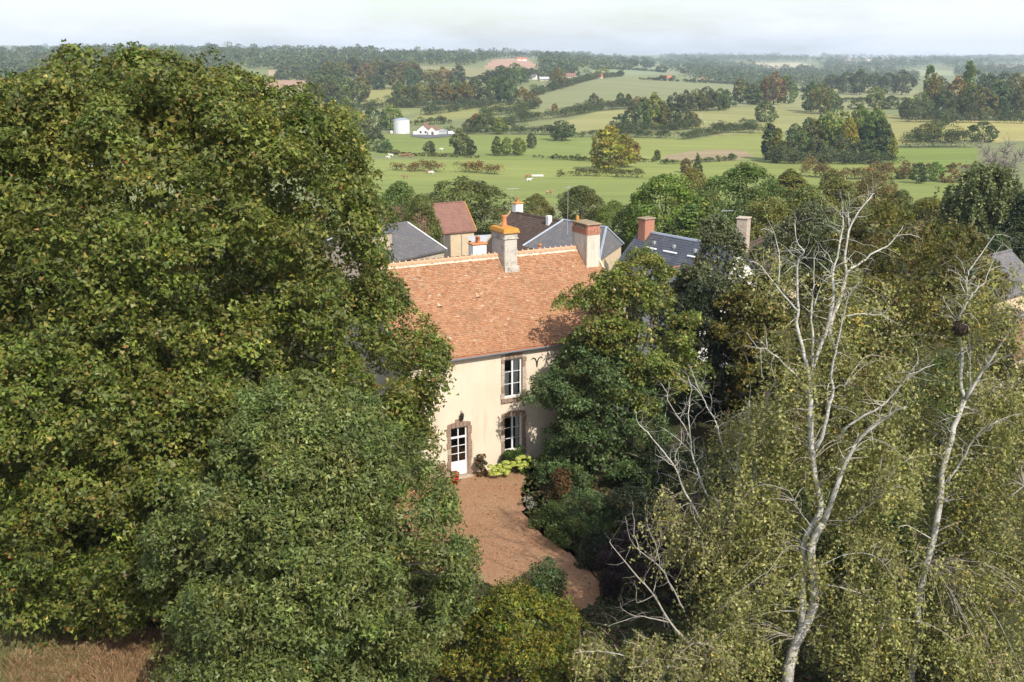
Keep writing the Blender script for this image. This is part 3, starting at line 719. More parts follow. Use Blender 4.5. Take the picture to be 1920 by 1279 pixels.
# ------------------------------------------------------------------ village behind the house
def tri_roof(mb, a, b, c, d): mb.quad(a, b, c, d)
def gable_house(name, label, A, ang, length, depth, eave, ridge, zb, wallm, roofm, cat='house', ov=.25, verge=None, group=None):
    """ridge from A (x,y) along ang for length; depth across; base at zb"""
    r = empty(name, (A[0], A[1], zb), ang, label, cat, group)
    e, g, h = eave - zb, ridge - zb, depth / 2
    mb = MB(); mb.add([(0, -h, -1), (length, -h, -1), (length, h, -1), (0, h, -1), (0, -h, e), (length, -h, e), (length, h, e), (0, h, e), (0, 0, g - .06), (length, 0, g - .06)],
                      [(0, 1, 5, 4), (2, 3, 7, 6), (1, 2, 6, 9, 5), (3, 0, 4, 8, 7)])
    mb.build('wall', wallm, r)
    k = (g - e) / h; t = .12
    mb = MB()
    for s in (-1, 1):
        y1 = s * (h + ov); z1 = e - ov * k; q = [(-ov, y1, z1), (length + ov, y1, z1), (length + ov, 0, g), (-ov, 0, g)]
        v = [(a, b, c + .02) for a, b, c in q] + [(a, b, c - t) for a, b, c in q]
        f = [(0, 1, 2, 3), (7, 6, 5, 4), (0, 4, 5, 1), (1, 5, 6, 2), (3, 7, 4, 0)]
        if s > 0: f = [tuple(reversed(x)) for x in f]
        mb.add(v, f)
    ro = mb.build('roof', roofm, r)
    if verge:
        for xx in (-ov - .02, length + ov - .06):
            mb = MB()
            for s in (-1, 1):
                mb.tube([(xx, s * (h + ov), e - ov * k + .05), (xx, 0, g + .05)], [.07, .07], 5)
            mb.build('verge', verge, ro)
    rl = MB(); n_ = max(2, int(length / .5))
    for i in range(n_):
        a = -ov + (length + 2 * ov) * i / n_; b = -ov + (length + 2 * ov) * (i + 1) / n_ - .02
        rl.tube([(a, 0, g + .0), (b, 0, g + .0)], [.13, .12], 6)
    rl.build('ridge_capping', roofm if roofm is not SLATE else ZINC, ro)
    return r, ro
def chimney(par, x, y, z0, z1, w, d, m, capm=LICHEN, pots=1, potm=TERRA):
    c = link('chimney', bevel(MB().box(x - w / 2, x + w / 2, y - d / 2, y + d / 2, z0, z1).mesh('chimney'), .03), m, par)
    link('chimney_cap', bevel(MB().box(x - w / 2 - .07, x + w / 2 + .07, y - d / 2 - .07, y + d / 2 + .07, z1, z1 + .12).mesh('chimney_cap'), .03), capm, c)
    for k in range(pots):
        yy = y + (k - (pots - 1) / 2) * d * .45
        MB().lathe([(.13, z1 + .1), (.1, z1 + .25), (.1, z1 + .5), (.13, z1 + .52), (.12, z1 + .58), (.07, z1 + .58)], 10, (x, yy)).build('chimney_pot', potm, c, True)
    return c
def slate_courses(par, length, h, e, g, side, m, ov=.25, pitch=.22):
    """thin overlapping slate courses on one slope"""
    k = (g - e) / h; sl = math.hypot(h + ov, (g - e) + ov * k); n = int(sl / pitch); mb = MB()
    for i in range(n):
        t0 = i / n; t1 = (i + 1.25) / n; y0 = side * (h + ov) * (1 - t0); y1 = side * (h + ov) * max(0, 1 - t1); z0 = e - ov * k + (g - e + ov * k) * t0 + .06; z1 = e - ov * k + (g - e + ov * k) * min(1, t1) + .03
        q = [(-ov, y0, z0), (length + ov, y0, z0), (length + ov, y1, z1), (-ov, y1, z1)]
        mb.quad(*(q if side < 0 else q[::-1])); mb.quad((-ov, y0, z0 - .03), (length + ov, y0, z0 - .03), (length + ov, y0, z0), (-ov, y0, z0))
    return mb.build('roof_courses', m, par)

# barn with red-brown roof and board doors
bq = W(889, 470, 118); bang = HANG
bd = np.array([math.cos(bang), math.sin(bang)]); bn = np.array([-math.sin(bang), math.cos(bang)])
bo = bq[:2] - bd * 8.6 + bn * 2.9
barn, barn_roof = gable_house('barn', 'small beige barn with red brown tiled roof and dark board doors', bo, bang, 8.6, 5.8, 2.1, 4.75, -.9, WALL_BEIGE, RED_ROOF, 'barn', .2)
MB().tube([(8.85, -3.1, 2.86), (8.85, 0, 5.72)], [.07, .07], 5).build('verge', LICHEN, barn_roof)
slate_courses(barn_roof, 8.6, 2.9, 3.0, 5.65, -1, RED_ROOF, .2, .2)
for k in range(9):
    x0 = 3.0 + k * .3; MB().box(x0, x0 + .285, -2.98, -2.905, .05, 2.62 + random.uniform(-.02, .02)).build('door_board', WOOD_DARK, barn)
MB().box(2.8, 5.9, -3.0, -2.9, 2.65, 2.85).build('door_lintel', WOOD_DARK, barn)
MB().tube([(7.05, -2.98, 2.9), (7.05, -2.98, .2)], [.035, .035], 6).build('downpipe', METAL, barn)

# house with dark brown roof
A = W(1058, 415, 88); ang = math.atan2(.8, -.6)
b1, b1r = gable_house('village_house', 'village house with dark brown tiled roof and white chimneys behind the cream house', (A[0] + .6 * 1.5, A[1] - .8 * 1.5), ang, 8.6, 8.0, 3.8, 7.5, -.5, WALL_STONE, BROWN_ROOF, 'house', .2)
slate_courses(b1r, 8.6, 4.0, 4.3, 8.0, 1, BROWN_ROOF, .2, .2)
MB().tube([(8.8, 4.2, 4.2), (8.8, 0, 8.12)], [.09, .09], 5).build('verge', mat('lichen_verge', (.42, .30, .16), .95, (6, (.3, .22, .15), .4, .7)), b1r)
chimney(b1, 8.3, -.3, 6.8, 8.75, .6, .8, WALL_WHITE, LICHEN, 1)
link('chimney', bevel(MB().box(2.9, 3.3, .15, .55, 7.3, 8.35).mesh('chimney'), .03), WALL_WHITE, b1)
def antenna(label, base, h, arms, rz=0):
    r = empty('tv_antenna', base, rz, label, 'antenna')
    MB().tube([(0, 0, 0), (0, 0, h)], [.02, .015], 5).build('mast', METAL, r)
    mb = MB(); mb.tube([(-.5, 0, h - .12), (.6, 0, h - .12)], [.012, .012], 4)
    for k in range(arms): xx = -.45 + k * 1.0 / max(1, arms - 1); mb.tube([(xx, -.32, h - .12), (xx, .32, h - .12)], [.009, .009], 4)
    mb.build('aerial', METAL, r)
    return r
bb = np.array([A[0] + .6 * 1.5, A[1] - .8 * 1.5]) + np.array([-.6, .8]) * 8.3
antenna('thin rooftop antenna on the white chimney of the brown roofed house', (bb[0] - .25 + .0, bb[1] - .2, 8.2), 1.5, 5, .4)

# hipped slate house with zinc hips
hip = empty('slate_house', (4.5, 84, -.4), 0, 'hipped grey slate roofed house with pale zinc hip strips behind the right chimney', 'house')
def L4(p): return (p[0] - 4.5, p[1] - 84, p[2] + .4)
e1, e2, e3, e4 = (.85, 83.7, 6.2), (6.4, 77.4, 6.2), (8.95, 84.7, 6.2), (5.0, 90.5, 6.2); r1, r2 = (4.2, 86, 7.95), (7.3, 82.2, 7.95)
MB().add([L4(p) for p in (e1, e2, e3, e4, r1, r2)], [(0, 1, 5, 4), (1, 2, 5), (2, 3, 4, 5), (3, 0, 4)]).build('roof', SLATE_OLD, hip)
for a, b in ((e1, r1), (e2, r2), (e3, r2), (r1, r2)):
    a_, b_ = np.array(L4(a)), np.array(L4(b)); MB().tube([a_ + [0, 0, .03], b_ + [0, 0, .03]], [.10, .10], 5).build('hip_strip', ZINC, hip)
cx, cy = np.mean([e1[0], e2[0], e3[0], e4[0]]), np.mean([e1[1], e2[1], e3[1], e4[1]])
ins = [(cx + (p[0] - cx) * .95, cy + (p[1] - cy) * .95) for p in (e1, e2, e3, e4)]
MB().add([L4((*q, -1.4)) for q in ins] + [L4((*q, 6.18)) for q in ins], [(0, 1, 5, 4), (1, 2, 6, 5), (2, 3, 7, 6), (3, 0, 4, 7)]).build('wall', WALL_BEIGE, hip)
pp = W(1012, 470, 79.5); chimney(hip, pp[0] - 4.5, pp[1] - 84, 5.0, 6.95, .5, .9, WALL_BEIGE, TERRA, 2)

# slate house with red brick chimney and dormers
A2 = W(1318, 455, 72); d2 = np.array([-.6, .8])
st = np.array([A2[0], A2[1]]) - d2 * 3.2
b2, b2r = gable_house('slate_house', 'dark blue slate roofed house with red brick chimney and white rooflight strips', st, ang, 9.2, 8.4, 4.6, 8.55, -.2, WALL_WHITE, SLATE, 'house', .2)
slate_courses(b2r, 9.2, 4.2, 4.8, 8.75, 1, SLATE, .2, .2)
c2 = chimney(b2, 8.6, .15, 8.1, 9.7, .75, .95, BRICK, SLAB, 0)
def on_slope(x, t):                                # point on the visible slope, t from ridge (0) to eave (1)
    return np.array([x, 4.2 * t, 8.75 - 3.95 * t + .09])
for x0, x1 in ((6.6, 7.8), (4.6, 5.9), (2.9, 3.6)):
    a, b = on_slope(x0, .24), on_slope(x1, .24); mb = MB(); mb.add([a, b, b + [0, .10, -.06], a + [0, .10, -.06], a + [0, 0, .05], b + [0, 0, .05], b + [0, .10, .0], a + [0, .10, 0]], [(4, 5, 6, 7), (0, 4, 7, 3), (1, 2, 6, 5), (3, 7, 6, 2), (0, 1, 5, 4)]).build('flashing_strip', WHITE, b2r)
    cvent = on_slope((x0 + x1) / 2, .16); MB().box(cvent[0] - .09, cvent[0] + .09, cvent[1] - .1, cvent[1] + .1, cvent[2] - .1, cvent[2] + .14).build('roof_vent', METAL, b2r)
for xc in (6.0, 3.6):                              # dormers with rusty ridge capping
    zt = on_slope(0, .42)[2] ; yt = 4.2 * .42; ye = 4.2 * 1.02; w = .8
    ro_ = MB().add([(xc, yt - .0, zt), (xc, ye, zt), (xc - w, ye, zt - .75), (xc - w, yt + .8, zt - .75), (xc + w, ye, zt - .75), (xc + w, yt + .8, zt - .75)], [(0, 1, 2, 3), (1, 0, 5, 4)]).build('dormer_roof', SLATE, b2)
    MB().add([(xc - .7, ye - .12, zt - .7), (xc + .7, ye - .12, zt - .7), (xc, ye - .12, zt - .02), (xc - .7, ye - .12, zt - 2.0), (xc + .7, ye - .12, zt - 2.0)], [(0, 2, 1), (3, 0, 1, 4)]).build('dormer_front', WALL_WHITE, b2)
    MB().box(xc - .35, xc + .35, ye - .11, ye - .08, zt - 1.8, zt - .8).build('window', GLASSDARK, b2)
    MB().tube([(xc, yt - .1, zt + .03), (xc, ye + .05, zt + .03)], [.09, .09], 5).build('dormer_ridge', mat('rusty_ridge', (.22, .11, .065), .9, (8, (.3, .18, .1), .4, .7)), ro_)

# low cottage whose chimney shows over the orange ridge
q = W(873, 466, 76)
cot, cotr = gable_house('cottage', 'low cottage behind the orange ridge with white chimney and clay pots', (q[0] - 4.5, q[1] + .3), rad(28), 8.0, 5.5, 3.6, 6.3, -.3, WALL_STONE, BROWN_ROOF, 'house', .2)
chimney(cot, 4.9, -2.2, 4.2, 7.9, 1.1, .7, WALL_WHITE, TERRA, 2)
# lean-to shed near the barn
q = W(897, 456, 112)
sh = empty('lean_to_shed', (q[0] + .5, q[1], -.9), rad(20), 'small pale sheet roofed lean-to shed beside the beige barn', 'shed')
MB().box(-1.3, 1.3, -1, 1, 0, 2.6).build('wall', WOOD_DARK, sh); MB().add([(-1.5, -1.3, 2.65), (1.5, -1.3, 2.65), (1.5, 1.2, 3.1), (-1.5, 1.2, 3.1)], [(0, 1, 2, 3)]).build('roof', SHEET, sh)
# slate roof with pale verge and a small turret, mostly behind the big maple
a = W(757, 418, 98); sva = math.atan2(-.8, -.6)
sv, svr = gable_house('slate_house', 'pale slate roofed house with white verge and finial turret behind the big maple', (a[0] + .15, a[1] + .2), sva, 8.0, 9.2, 3.9, 5.86, -.5, WALL_STONE, SLATE_OLD, 'house', .2, WHITE)
slate_courses(svr, 8.0, 4.6, 4.4, 6.36, 1, SLATE_OLD, .2, .22)
f = W(712, 402, 92); zt = f[2] + .5; dx, dy = f[0] - a[0] - .15, f[1] - a[1] - .2
tc_ = (dx * math.cos(sva) + dy * math.sin(sva), -dx * math.sin(sva) + dy * math.cos(sva))
MB().lathe([(1.15, zt - 1.5), (.3, zt - .25), (.28, zt - .25), (.1, zt + .1), (.03, zt + .5), (.0, zt + .52)], 8, tc_).build('turret_roof', SLATE, sv)
MB().lathe([(.34, zt - .3), (.32, zt - .18), (.1, zt + .1)], 8, tc_).build('turret_cap', ZINC, sv)
MB().lathe([(1.0, -.5), (1.0, zt - 1.45)], 8, tc_).build('turret_wall', WALL_STONE, sv)
# cottage lost in trees: only chimney and a little roof
q = W(1388, 455, 86)
c3, c3r = gable_house('cottage', 'tree hidden cottage showing only its pale square chimney', (q[0], q[1]), rad(60), 7.0, 6.0, 3.2, 5.6, -.6, WALL_BEIGE, BROWN_ROOF, 'house', .2)
chimney(c3, .6, 0, 5.0, 8.6, .9, .9, STONE_PALE, STONE_PALE, 0)
antenna('tall television mast among trees above the slate house', W(1358, 470, 92), 3.6, 6, .2)
antenna('slender mast beside the tall rendered chimney', W(1064, 440, 78), 3.6, 2, 1.2)
# stone outbuildings at the far right
q = W(1905, 560, 66)
r1_, r1r = gable_house('stone_cottage', 'rubble stone cottage with faded red roof behind the tall birch', (q[0] - .5, q[1] + 2), rad(8), 9.0, 6.0, 2.6, 4.4, -.1, WALL_STONE, RED_ROOF, 'house', .2)
q = W(1858, 500, 78)
r2_, r2r = gable_house('slate_outbuilding', 'grey slate outbuilding with cream gable beside the stone cottage', (q[0] - 1.5, q[1] + 1), rad(40), 7.0, 5.5, 3.6, 5.9, -.2, WALL_BEIGE, SLATE_OLD, 'outbuilding', .2)
# yard wall of rubble seen through the birch at the right
q = G(1900, 770)
yw = empty('yard_wall', (q[0] - 3, q[1], 0), rad(12), 'pale rubble yard wall seen through the birch leaves', 'wall')
rngw = random.Random(5)
for r in range(6):
    x = (r % 2) * -.2
    while x < 7:
        w = rngw.uniform(.3, .65); hh = .28; bl = MB().box(x + .01, x + w - .01, -.2 + rngw.uniform(-.03, .03), .2, r * .28 + .01, r * .28 + hh - .005)
        link('stone', bevel(bl.mesh('stone'), .03), rngw.choice((WALL_STONE, STONE_PALE)), yw); x += w

# ------------------------------------------------------------------ near trees
def tree(name, label, cat, base, seed, prof, n, cr, lpc, lsize, palette, trunk_h, trunk_r, bark=BARK, limbs=24, flat=.62, front=None, inner=.25, lump=.14, lean=(0, 0), group=None, squash=1.0, up=.45, tint=.18, extra=None, leafm=None, aspect=.75, rnd=.45, boughs=None, spray=6, tri=True):
    rng = np.random.default_rng(seed)
    r = empty(name, base, 0, label, cat, group)
    CP, CR, CO, INN = bough_crown(prof, n, cr, rng, squash, inner, lump, front, *(boughs or (7, .6)))
    if extra:                                      # extra boughs: (offset xyz, spread, count)
        for (o_, sp, k) in extra:
            q = np.array(o_) + rng.normal(size=(k, 3)) * np.array(sp); CP = np.vstack([CP, q]); CR = np.concatenate([CR, np.full(k, cr) * rng.uniform(.6, 1.1, k)]); CO = np.vstack([CO, unit(q - np.array([0, 0, q[:, 2].mean()]))])
    V, C = clumps_to_leaves(CP, CR, CO, lpc, lsize, palette, rng, flat, up, .55, tint, aspect, rnd, None, spray, tri)
    V2, C2 = clumps_to_leaves(*INN, max(8, lpc * .42), lsize * 1.45, palette, rng, .9, .3, .5, .2, .8, .8, None, 1, True)
    V = np.concatenate([V, V2]); C = np.concatenate([C, C2])
    link('crown', quads_mesh('crown', V, C), leafm or LEAF, r)
    top = max(p[0] for p in prof)
    mb = MB(); k = 7; pts = [np.array([lean[0] * (i / k) ** 1.5 + (0 if i == 0 else rng.normal(0, trunk_r * .4)), lean[1] * (i / k) ** 1.5 + (0 if i == 0 else rng.normal(0, trunk_r * .4)), -.3 + (trunk_h + .3) * i / k]) for i in range(k + 1)]
    mb.tube(pts, [trunk_r * (1.35 if i == 0 else 1 - .75 * i / k) for i in range(k + 1)], 9).build('trunk', bark, r, True)
    if limbs:
        lm = MB(); limbs_mesh(lm, trunk_h * .35, top, CP, rng, limbs, trunk_r); lm.build('limbs', bark, r, True)
    return r
# the giant maple
mx = W(300, 640, 41.5)
tree('maple_tree', 'giant round maple with yellowing green leaves left of the house', 'tree', (mx[0], mx[1], 0), 11,
     [(1.0, 7.8), (2.5, 9.6), (4.5, 10.6), (7, 11.0), (9.4, 11.2), (10.6, 10.3), (11.6, 9.5), (13.3, 9.0), (15.8, 9.4), (17.6, 8.7), (19.0, 7.2), (20.0, 5.2), (20.5, 3.2), (20.8, 1.2)],
     7600, 1.08, 108, .16, P_MAPLE, 16, .5, BARK, 30, .66, .42, .26, .04, up=.55, tint=.2, boughs=(7, .55), rnd=.40,
     extra=[((.6, -1.5, 19.9), (2.3, 1.5, .35), 46), ((0, -3.5, 17.5), (2.8, 1.2, .6), 40)])
# ash in front of it
ax = W(566, 1000, 31)
tree('ash_tree', 'dense mid green ash tree in front of the maple', 'tree', (ax[0], ax[1], 0), 12,
     [(.6, 3.7), (2.0, 4.4), (4, 5.0), (5.6, 5.2), (6.7, 5.1), (7.5, 4.5), (8.3, 3.5), (9.4, 2.9), (10.3, 2.2), (11.2, .8)],
     2300, .72, 112, .145, P_ASH, 8.5, .3, BARK_GREY, 20, .7, .15, .26, .12, up=.4, tint=.17, aspect=.5, rnd=.45, boughs=(7, .62))
ax = W(585, 1190, 30.6)
tree('ash_tree', 'shorter ash tree leaning out over the dry grass', 'tree', (ax[0] - .4, ax[1], 0), 13,
     [(.4, 3.0), (2, 3.4), (4, 3.3), (5.6, 2.5), (6.8, 1.4), (7.4, .4)],
     900, .7, 110, .145, P_ASH, 6, .22, BARK_GREY, 10, .7, .3, .26, .12, up=.4, tint=.17, aspect=.5, rnd=.45, boughs=(7, .6))
yx = W(965, 1200, 31)
tree('spindle_tree', 'small yellowing green tree at the edge of the gravel', 'tree', (yx[0], yx[1], 0), 14,
     [(.3, 2.5), (1.2, 2.7), (2.4, 2.4), (3.3, 1.7), (4.1, .8), (4.6, .2)], 420, .5, 100, .1, P_YEL, 3.6, .1, BARK, 24, .7, .6, .3, .3, up=.35, tint=.22, aspect=.55, rnd=.7)
# right of the house
rx = W(1190, 640, 52)
tree('robinia_tree', 'yellow green leafy tree overlapping the right end of the orange roof', 'tree', (rx[0], rx[1], 0), 15,
     [(3.8, 1.8), (5.2, 2.8), (6.8, 2.9), (8.0, 2.9), (9.2, 2.9), (10.3, 2.3), (11.0, 1.3), (11.4, .3)], 420, .72, 105, .15, P_ROB, 9.5, .2, BARK, 40, .55, .7, .2, .2, extra=[((-2.6, -.4, 9.1), (.5, .5, .3), 8), ((2.4, -.5, 6.2), (.6, .6, .8), 12)], tint=.2)
dx_ = W(1130, 800, 51.3)
tree('dark_elm_tree', 'dense dark green tree in front of the right end of the cream wall', 'tree', (dx_[0], dx_[1], 0), 16,
     [(.4, 2.5), (1.2, 3.0), (2.8, 3.1), (4.4, 2.9), (5.8, 2.4), (6.9, 1.6), (7.6, .5)], 520, .62, 110, .13, P_DKGR, 7.5, .2, BARK, 26, .65, .7, .3, .14, extra=[((-2.9, -.7, 5.0), (.3, .3, .3), 6), ((.6, 0, 7.8), (.7, .5, .2), 10), ((2.0, -2.6, .9), (.6, .8, .4), 16)], tint=.14)
# tall shady trees between the house and the birches
for (px_, py_, D_, top, rr, pl, lbl, nm, sd) in [
        (1345, 560, 62, 11.6, 2.9, P_GREY, 'feathery grey green tree with hanging foliage behind the leafy robinia', 'willow_tree', 21),
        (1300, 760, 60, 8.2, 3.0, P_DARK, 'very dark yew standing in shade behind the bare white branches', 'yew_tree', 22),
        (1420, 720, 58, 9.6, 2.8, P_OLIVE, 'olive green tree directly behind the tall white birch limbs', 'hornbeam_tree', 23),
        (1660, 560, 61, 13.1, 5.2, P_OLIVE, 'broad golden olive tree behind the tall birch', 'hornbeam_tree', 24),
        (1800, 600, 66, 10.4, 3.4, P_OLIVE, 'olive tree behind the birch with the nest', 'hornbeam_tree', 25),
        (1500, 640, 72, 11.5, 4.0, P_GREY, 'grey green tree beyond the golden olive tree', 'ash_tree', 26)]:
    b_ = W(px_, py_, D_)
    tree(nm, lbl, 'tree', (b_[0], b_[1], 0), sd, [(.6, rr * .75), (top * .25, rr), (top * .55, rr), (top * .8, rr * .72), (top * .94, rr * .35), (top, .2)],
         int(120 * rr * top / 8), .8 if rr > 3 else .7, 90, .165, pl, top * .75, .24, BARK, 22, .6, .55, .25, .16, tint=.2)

# ------------------------------------------------------------------ birches
def path3(pts, D0, D1, wig, rng):
    """limb surveyed at successive points, drifting in depth from D0 to D1"""
    out = []
    n = len(pts)
    for i, (x, y) in enumerate(pts):
        t = i / max(1, n - 1); out.append(W(x, y, D0 + (D1 - D0) * t + (wig * math.sin(t * 5 + D1) if 0 < i else 0)))
    return out
def dens(P, k=3):
    P = [np.asarray(p) for p in P]; out = []
    for i in range(len(P) - 1):
        p0, p1, p2, p3 = P[max(i - 1, 0)], P[i], P[i + 1], P[min(i + 2, len(P) - 1)]
        for j in range(k):
            t = j / k; out.append(.5 * ((2 * p1) + (-p0 + p2) * t + (2 * p0 - 5 * p1 + 4 * p2 - p3) * t * t + (-p0 + 3 * p1 - 3 * p2 + p3) * t ** 3))
    return out + [P[-1]]
def birch(name, label, base, trunk, limbs, seed, twig=.5, strands=0, sregion=None, leaf=.09, cat='tree', bark=BIRCH, palette=P_BIRCH, sl=(.7, 2.0), per=40, bias=None):
    """trunk: (pts,r0,r1,D0,D1); limbs: list of the same; strands of hanging leaves start at points of sregion"""
    rng = np.random.default_rng(seed); r = empty(name, base, 0, label, cat); B = np.array(base)
    def add(nm, spec, wig=.15):
        pts, r0, r1, D0, D1 = spec; P = dens(path3(pts, D0, D1, wig, rng), 3)
        if nm == 'trunk': P = [np.array([P[0][0] * 0 + B[0], B[1], -.3])] + P if P[0][2] > .3 else P
        n = len(P); J = [p + rng.normal(0, .012, 3) for p in P]
        rs = [.76 * (r0 + (r1 - r0) * (i / (n - 1)) ** .8) for i in range(n)]
        mb = MB(); mb.tube([p - B for p in J], rs, 8)
        k = int(twig * n * 1.9)
        for _ in range(k):                        # fine twigs
            i = rng.integers(n // 4, n); p = J[i] - B; d = unit(np.array([rng.normal(0, .8), rng.normal(0, .8), rng.uniform(.1, 1.0)])); l_ = rng.uniform(.35, 1.1)
            q = [p]
            for s_ in range(4): d = unit(d + rng.normal(0, .28, 3) + np.array([0, 0, -.12])); q.append(q[-1] + d * l_ / 4)
            rr = min(rs[i] * .4, .016); mb.tube(q, [rr, rr * .8, rr * .6, rr * .45, rr * .25], 4)
        mb.build(nm, bark, r, True); return J
    nodes = add('trunk', trunk, .05)
    allp = list(nodes[len(nodes) // 3:])
    for l_ in limbs: allp += add('branch', l_)[2:]
    if strands:
        src = []
        A_ = np.array(allp)
        for (c, sp, k) in sregion:
            kc = max(3, k // 8); cc = np.array(c) + rng.normal(size=(kc, 3)) * np.array(sp); k2 = int(k * 1.6)
            src.append(cc[rng.integers(0, kc, k2)] + rng.normal(size=(k2, 3)) * np.array([.24, .24, .22]))
            for q_ in cc:                          # a thin bough carries each tassel
                nd = A_[np.argmin(np.linalg.norm((A_ - q_) * np.array([1, 1, 1.3]), axis=1))]; l_ = np.linalg.norm(q_ - nd)
                if l_ < .25: continue
                md = (nd + q_) / 2 + np.array([0, 0, .16 * l_]) + rng.normal(0, .05, 3) * l_
                pp_ = dens([nd, md, q_, q_ + (q_ - md) * .35 - np.array([0, 0, .25])], 3); MB().tube([p - B for p in pp_], list(np.linspace(.017, .004, len(pp_))), 4).build('branch', BIRCH_DEAD, r, True)
        S = np.vstack(src); n = len(S)
        # each strand arches outward then hangs
        m = per; t = np.linspace(0, 1, m)[None, :]
        ln = rng.uniform(*sl, n)[:, None]; th = rng.uniform(0, 2 * math.pi, n)[:, None]
        hx = np.cos(th) * .5 * ln * np.sqrt(t); hy = np.sin(th) * .5 * ln * np.sqrt(t); hz = ln * (.18 * np.sin(t * 2.2) - .95 * t ** 1.6)
        P = np.stack([S[:, 0:1] + hx, S[:, 1:2] + hy, S[:, 2:3] + hz], -1)
        keep = rng.random((n, m)) < (.35 + .65 * t)
        P = P + rng.normal(0, .10, P.shape); ct = np.exp(rng.normal(0, .2, (n, 1))); gold = rng.random((n, 1)) < .010
        Pf = P[keep]; cf = np.broadcast_to(ct, (n, m))[keep][:, None]; gf = np.broadcast_to(gold, (n, m))[keep]
        ok = Pf[:, 2] > .1; Pf = Pf[ok]; cf = cf[ok]; gf = gf[ok]
        sd_ = np.broadcast_to(rng.normal(size=(n, 1, 3)), (n, m, 3))[keep][ok]; N = .7 * rng.normal(size=Pf.shape) + .7 * sd_ + np.array([.2, -.35, .45]); C = pal(*palette, len(Pf), rng, .22) * cf
        C[gf] = np.array([.33, .24, .045]) * np.exp(rng.normal(0, .25, (gf.sum(), 1)))
        link('crown', quads_mesh('crown', leaves(Pf, N, leaf * 1.12 * rng.uniform(.7, 1.3, len(Pf)), rng, .8, .12, True) - B, C), LEAF, r)
        mb = MB()                                  # the hanging stems themselves
        for i in rng.choice(n, size=min(n, 420), replace=False):
            q = P[i][::8] - B
            if (q[:, 2] > .1).all(): mb.tube(list(q), list(np.linspace(.012, .004, len(q))), 3, False)
        lab(mb.build('hanging_twigs', mat('twig', (.27, .21, .15), .9), r), kind='stuff')
    return r
def reg(lst, D): return [(W(x, y, D + dd), s, k) for (x, y, dd, s, k) in lst]
b0 = W(1478, 1262, 31); b0 = (b0[0], b0[1], 0)
MAIN = [
    ([(1503, 1186), (1506, 1120), (1504, 1036), (1518, 993), (1540, 951), (1527, 887), (1520, 814), (1520, 751), (1519, 714), (1523, 692), (1536, 659), (1555, 601), (1562, 557), (1564, 531), (1560, 518), (1566, 496), (1575, 454), (1582, 415), (1574, 400)], .17, .022, 31.1, 31.6),
    ([(1544, 981), (1565, 925), (1587, 865), (1617, 818), (1668, 780), (1700, 762)], .13, .02, 31, 29.6),
    ([(1520, 720), (1514, 692), (1505, 653), (1494, 612), (1496, 579), (1494, 513), (1498, 483), (1507, 472), (1494, 452), (1489, 419)], .09, .014, 31.3, 30.6),
    ([(1553, 631), (1566, 585), (1580, 546), (1586, 513), (1584, 483), (1593, 432), (1610, 397), (1630, 373), (1640, 362)], .095, .012, 31.4, 32.4),
    ([(1593, 432), (1591, 400), (1592, 382), (1591, 362)], .03, .01, 32.0, 31.8),
    ([(1586, 511), (1608, 496), (1632, 478), (1663, 461), (1680, 443), (1693, 424)], .055, .01, 31.8, 33.0),
    ([(1680, 443), (1685, 441), (1707, 439), (1724, 445), (1733, 458)], .018, .006, 32.7, 33.2),
    ([(1496, 585), (1466, 550), (1435, 511), (1426, 498), (1407, 489)], .045, .008, 30.9, 29.8),
    ([(1459, 535), (1462, 491), (1453, 443), (1440, 415)], .03, .008, 30.4, 30.0), ([(1450, 437), (1437, 430), (1424, 430)], .014, .006, 30.0, 29.8),
    ([(1522, 700), (1525, 634), (1520, 601), (1523, 557), (1525, 535), (1528, 483), (1540, 472), (1550, 485)], .055, .008, 31.3, 30.9),
    ([(1527, 575), (1540, 535), (1546, 513)], .02, .008, 31.0, 30.7),
    ([(1531, 839), (1545, 810), (1553, 769), (1562, 734), (1558, 708), (1563, 675), (1573, 633), (1582, 590), (1593, 553), (1610, 529)], .085, .012, 31.0, 30.2),
    ([(1582, 592), (1619, 588), (1636, 592), (1652, 590), (1667, 599), (1685, 607)], .025, .007, 30.5, 29.9),
    ([(1573, 825), (1586, 802), (1623, 778), (1652, 762), (1680, 732), (1707, 697), (1722, 681)], .06, .02, 30.6, 29.0), ([(1707, 697), (1722, 676), (1718, 655)], .02, .008, 29.2, 29.0), ([(1700, 705), (1735, 690), (1752, 684)], .02, .008, 29.3, 29.2),
    ([(1605, 830), (1641, 793), (1674, 773), (1696, 765)], .04, .012, 30.3, 29.4),
    ([(1512, 735), (1499, 712), (1470, 681), (1437, 655), (1420, 651), (1400, 624)], .045, .008, 31.2, 30.2), ([(1437, 655), (1436, 625), (1434, 612)], .016, .006, 30.6, 30.4),
    ([(1425, 652), (1428, 690), (1432, 712)], .014, .005, 30.5, 30.5), ([(1450, 668), (1446, 690), (1455, 715)], .014, .005, 30.6, 30.6),
    ([(1562, 734), (1575, 722), (1587, 726), (1593, 712)], .022, .008, 30.7, 30.3),
    ([(1523, 1072), (1560, 1050), (1620, 1036), (1655, 1055), (1665, 1070)], .035, .006, 31, 30.0),
    ([(1523, 1100), (1570, 1100), (1630, 1120), (1660, 1150), (1655, 1175)], .03, .006, 31, 29.6),
    ([(1520, 985), (1495, 950), (1480, 920)], .03, .01, 31.0, 30.5), ([(1590, 972), (1610, 965), (1640, 940)], .03, .01, 30.7, 30.4)]
